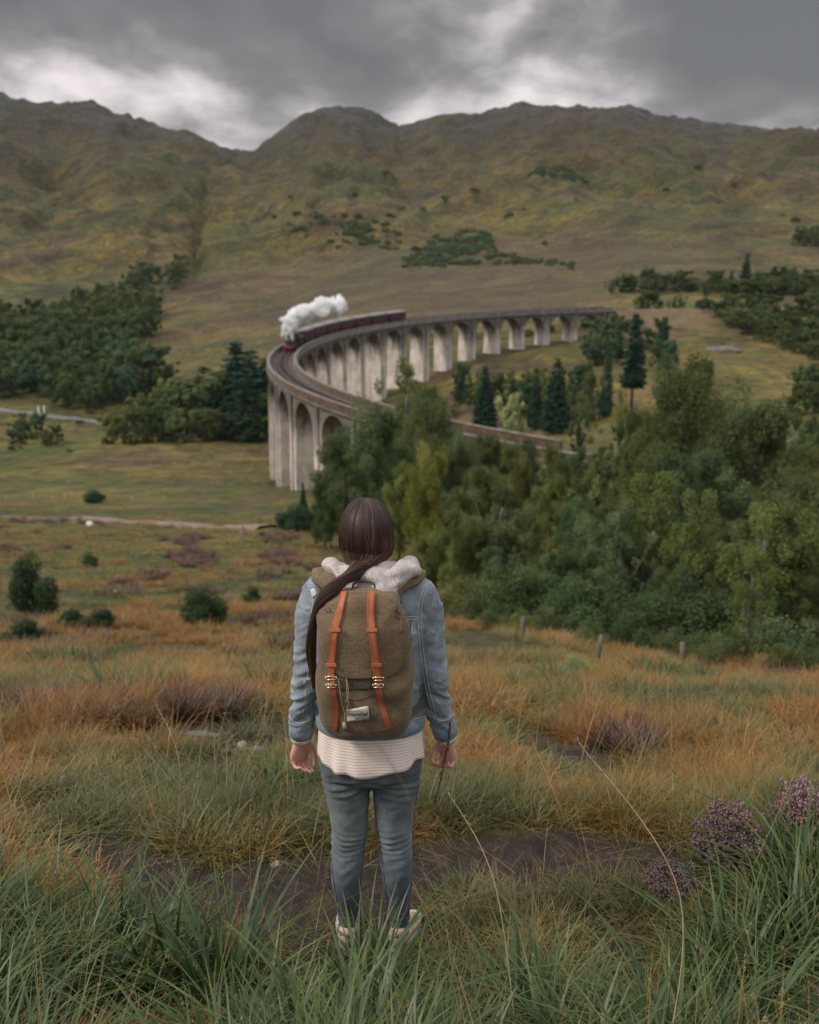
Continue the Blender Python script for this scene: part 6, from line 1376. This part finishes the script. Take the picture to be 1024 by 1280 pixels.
def text_on(txt, size, u, v, shear, name, mat, squash=1.0):
    cu = bpy.data.curves.new('t', 'FONT'); cu.body = txt; cu.size = size; cu.shear = shear; cu.align_x = 'CENTER'; cu.align_y = 'CENTER'; cu.extrude = 0.0003; cu.offset = 0.0
    o = bpy.data.objects.new('t', cu); COL.objects.link(o); me = bpy.data.meshes.new_from_object(o.evaluated_get(bpy.context.evaluated_depsgraph_get())); bpy.data.objects.remove(o)
    for q in me.vertices: w = onlab(u+q.co.x*squash, v+q.co.y, 0.0060+q.co.z); q.co = w
    me.materials.clear(); me.materials.append(mat); o = bpy.data.objects.new(name, me); link(o); return under(o)
text_on('Herschel', 0.021, 0, 0.004, 0.35, 'label_lettering', M_INK, 0.80)
text_on('SUPPLY CO.', 0.0055, 0.004, -0.0125, 0.0, 'label_small_lettering', M_INK)
# shoulder straps and grab handle
JH = bvh([jacket, hood])
def over(L, w, th, name, mat, tgt=JT, off=0.006):
    P = []; N = []
    for q in dense(L, 8):
        q = Vector(q); h, n_, i_, d_ = tgt.find_nearest(q); inside = (q-h).dot(n_) < off; P.append(h+n_*off if inside else q); N.append(n_)
    for _ in range(4): N = [(N[max(i-1,0)]+N[i]*2+N[min(i+1,len(N)-1)]).normalized() for i in range(len(N))]; P = [P[0]]+[(P[i-1]+P[i]*2+P[i+1])/4 for i in range(1, len(P)-1)]+[P[-1]]
    V = []; F = []
    for i, p in enumerate(P):
        t = (P[min(i+1,len(P)-1)]-P[max(i-1,0)]).normalized(); s = t.cross(N[i]).normalized()
        for a_, c_ in ((-1,0.2),(-0.9,1),(0,1.25),(0.9,1),(1,0.2),(0,0)): V.append(p+s*(a_*w/2)+N[i]*(c_*th))
    for i in range(len(P)-1):
        for k in range(6): F.append((i*6+k, i*6+(k+1)%6, (i+1)*6+(k+1)%6, (i+1)*6+k))
    F += [(0,1,2,3,4,5), tuple((len(P)-1)*6+k for k in (5,4,3,2,1,0))]; return under(mesh(name, V, F, mat))
over([(0.050,-0.135,1.395),(0.075,-0.115,1.425),(0.115,-0.075,1.437),(0.140,-0.02,1.425),(0.135,0.05,1.40),(0.125,0.105,1.33),(0.125,0.130,1.22),(0.135,0.120,1.13)], 0.056, 0.010, 'shoulder_strap', M_CANVAS)
over([(-0.095,-0.135,1.395),(-0.120,-0.11,1.43),(-0.150,-0.065,1.435),(-0.165,-0.02,1.42),(-0.160,0.05,1.40),(-0.150,0.105,1.33),(-0.150,0.130,1.22),(-0.155,0.120,1.13)], 0.056, 0.010, 'shoulder_strap', M_CANVAS)
for s in (1, -1): over([(-0.01+s*0.145,0.122,1.14),(-0.01+s*0.165,0.09,1.08),(-0.01+s*0.176,0.02,1.03),(-0.01+s*0.168,-0.05,1.0),(-0.01+s*0.135,-0.115,0.985)], 0.022, 0.003, 'webbing_strap', M_CANVD)
m = MB(); m.tube(dense([(-0.055,-0.150,1.425),(-0.050,-0.142,1.448),(-0.02,-0.140,1.456),(0.01,-0.142,1.448),(0.015,-0.150,1.425)], 4), [(0.004,0.010)]*17, 10); under(m.build('grab_handle', M_CANVD, None, True))
# ================================================================== SPRIG IN THE HAND
sp = empty('heather_sprig', (PERSON_X+0.245, 0.01, 0.72)); m = MB()
A = [Vector(pt(563,903,2.98)), Vector(pt(560,930,2.99)), Vector(pt(556,950,3.0)), Vector(pt(551,975,3.0)), Vector(pt(543,1004,3.0))]; A = [a-Vector(sp.location) for a in A]
L = dense([tuple(a) for a in A], 5); m.tube(L, list(np.linspace(0.0034, 0.0018, len(L))), 6); m.build('stem', M_TWIG, sp, True)
m = MB(); rr = random.Random(6)
for k in range(46):
    p = Vector(L[rr.randrange(len(L))]); q = p+Vector([rr.gauss(0,.004) for _ in range(3)]); m.tube([p, q, q+Vector((rr.gauss(0,.003),0,0.008))], [0.002,0.0026,0.0008], 5)
tag(m.build('dry_bud', simple('grey_purple_bud', (0.10,0.07,0.08), (0.20,0.15,0.16), 40, 0.9), sp, True), kind='stuff'); tag(sp, 'thin dark heather sprig held in the right hand of the walker', 'sprig')

# ================================================================== HAZE
_g = [o for o in bpy.data.objects if o.name == 'ground'][0]; _z = np.empty(len(_g.data.vertices)*3, np.float32); _g.data.vertices.foreach_get('co', _z); _z = _z.reshape(-1, 3)
m = MB(); _lo, _hi = float(_z[:, 2].min())-1.0, float(_z[:, 2].max())+8.0; m.box((0, 0, (_lo+_hi)/2), (7200, 7200, _hi-_lo))
hm_ = bpy.data.materials.new('haze'); hm_.use_nodes = True; ht_ = hm_.node_tree; ht_.nodes.clear(); ho_ = nd(ht_, 'ShaderNodeOutputMaterial'); hv_ = nd(ht_, 'ShaderNodeVolumePrincipled')
hv_.inputs['Color'].default_value = (0.86, 0.90, 0.95, 1); hv_.inputs['Density'].default_value = 0.00003; ht_.links.new(hv_.outputs[0], ho_.inputs['Volume'])
tag(m.build('haze', hm_), 'thin damp haze filling the valley', 'haze', kind='stuff')
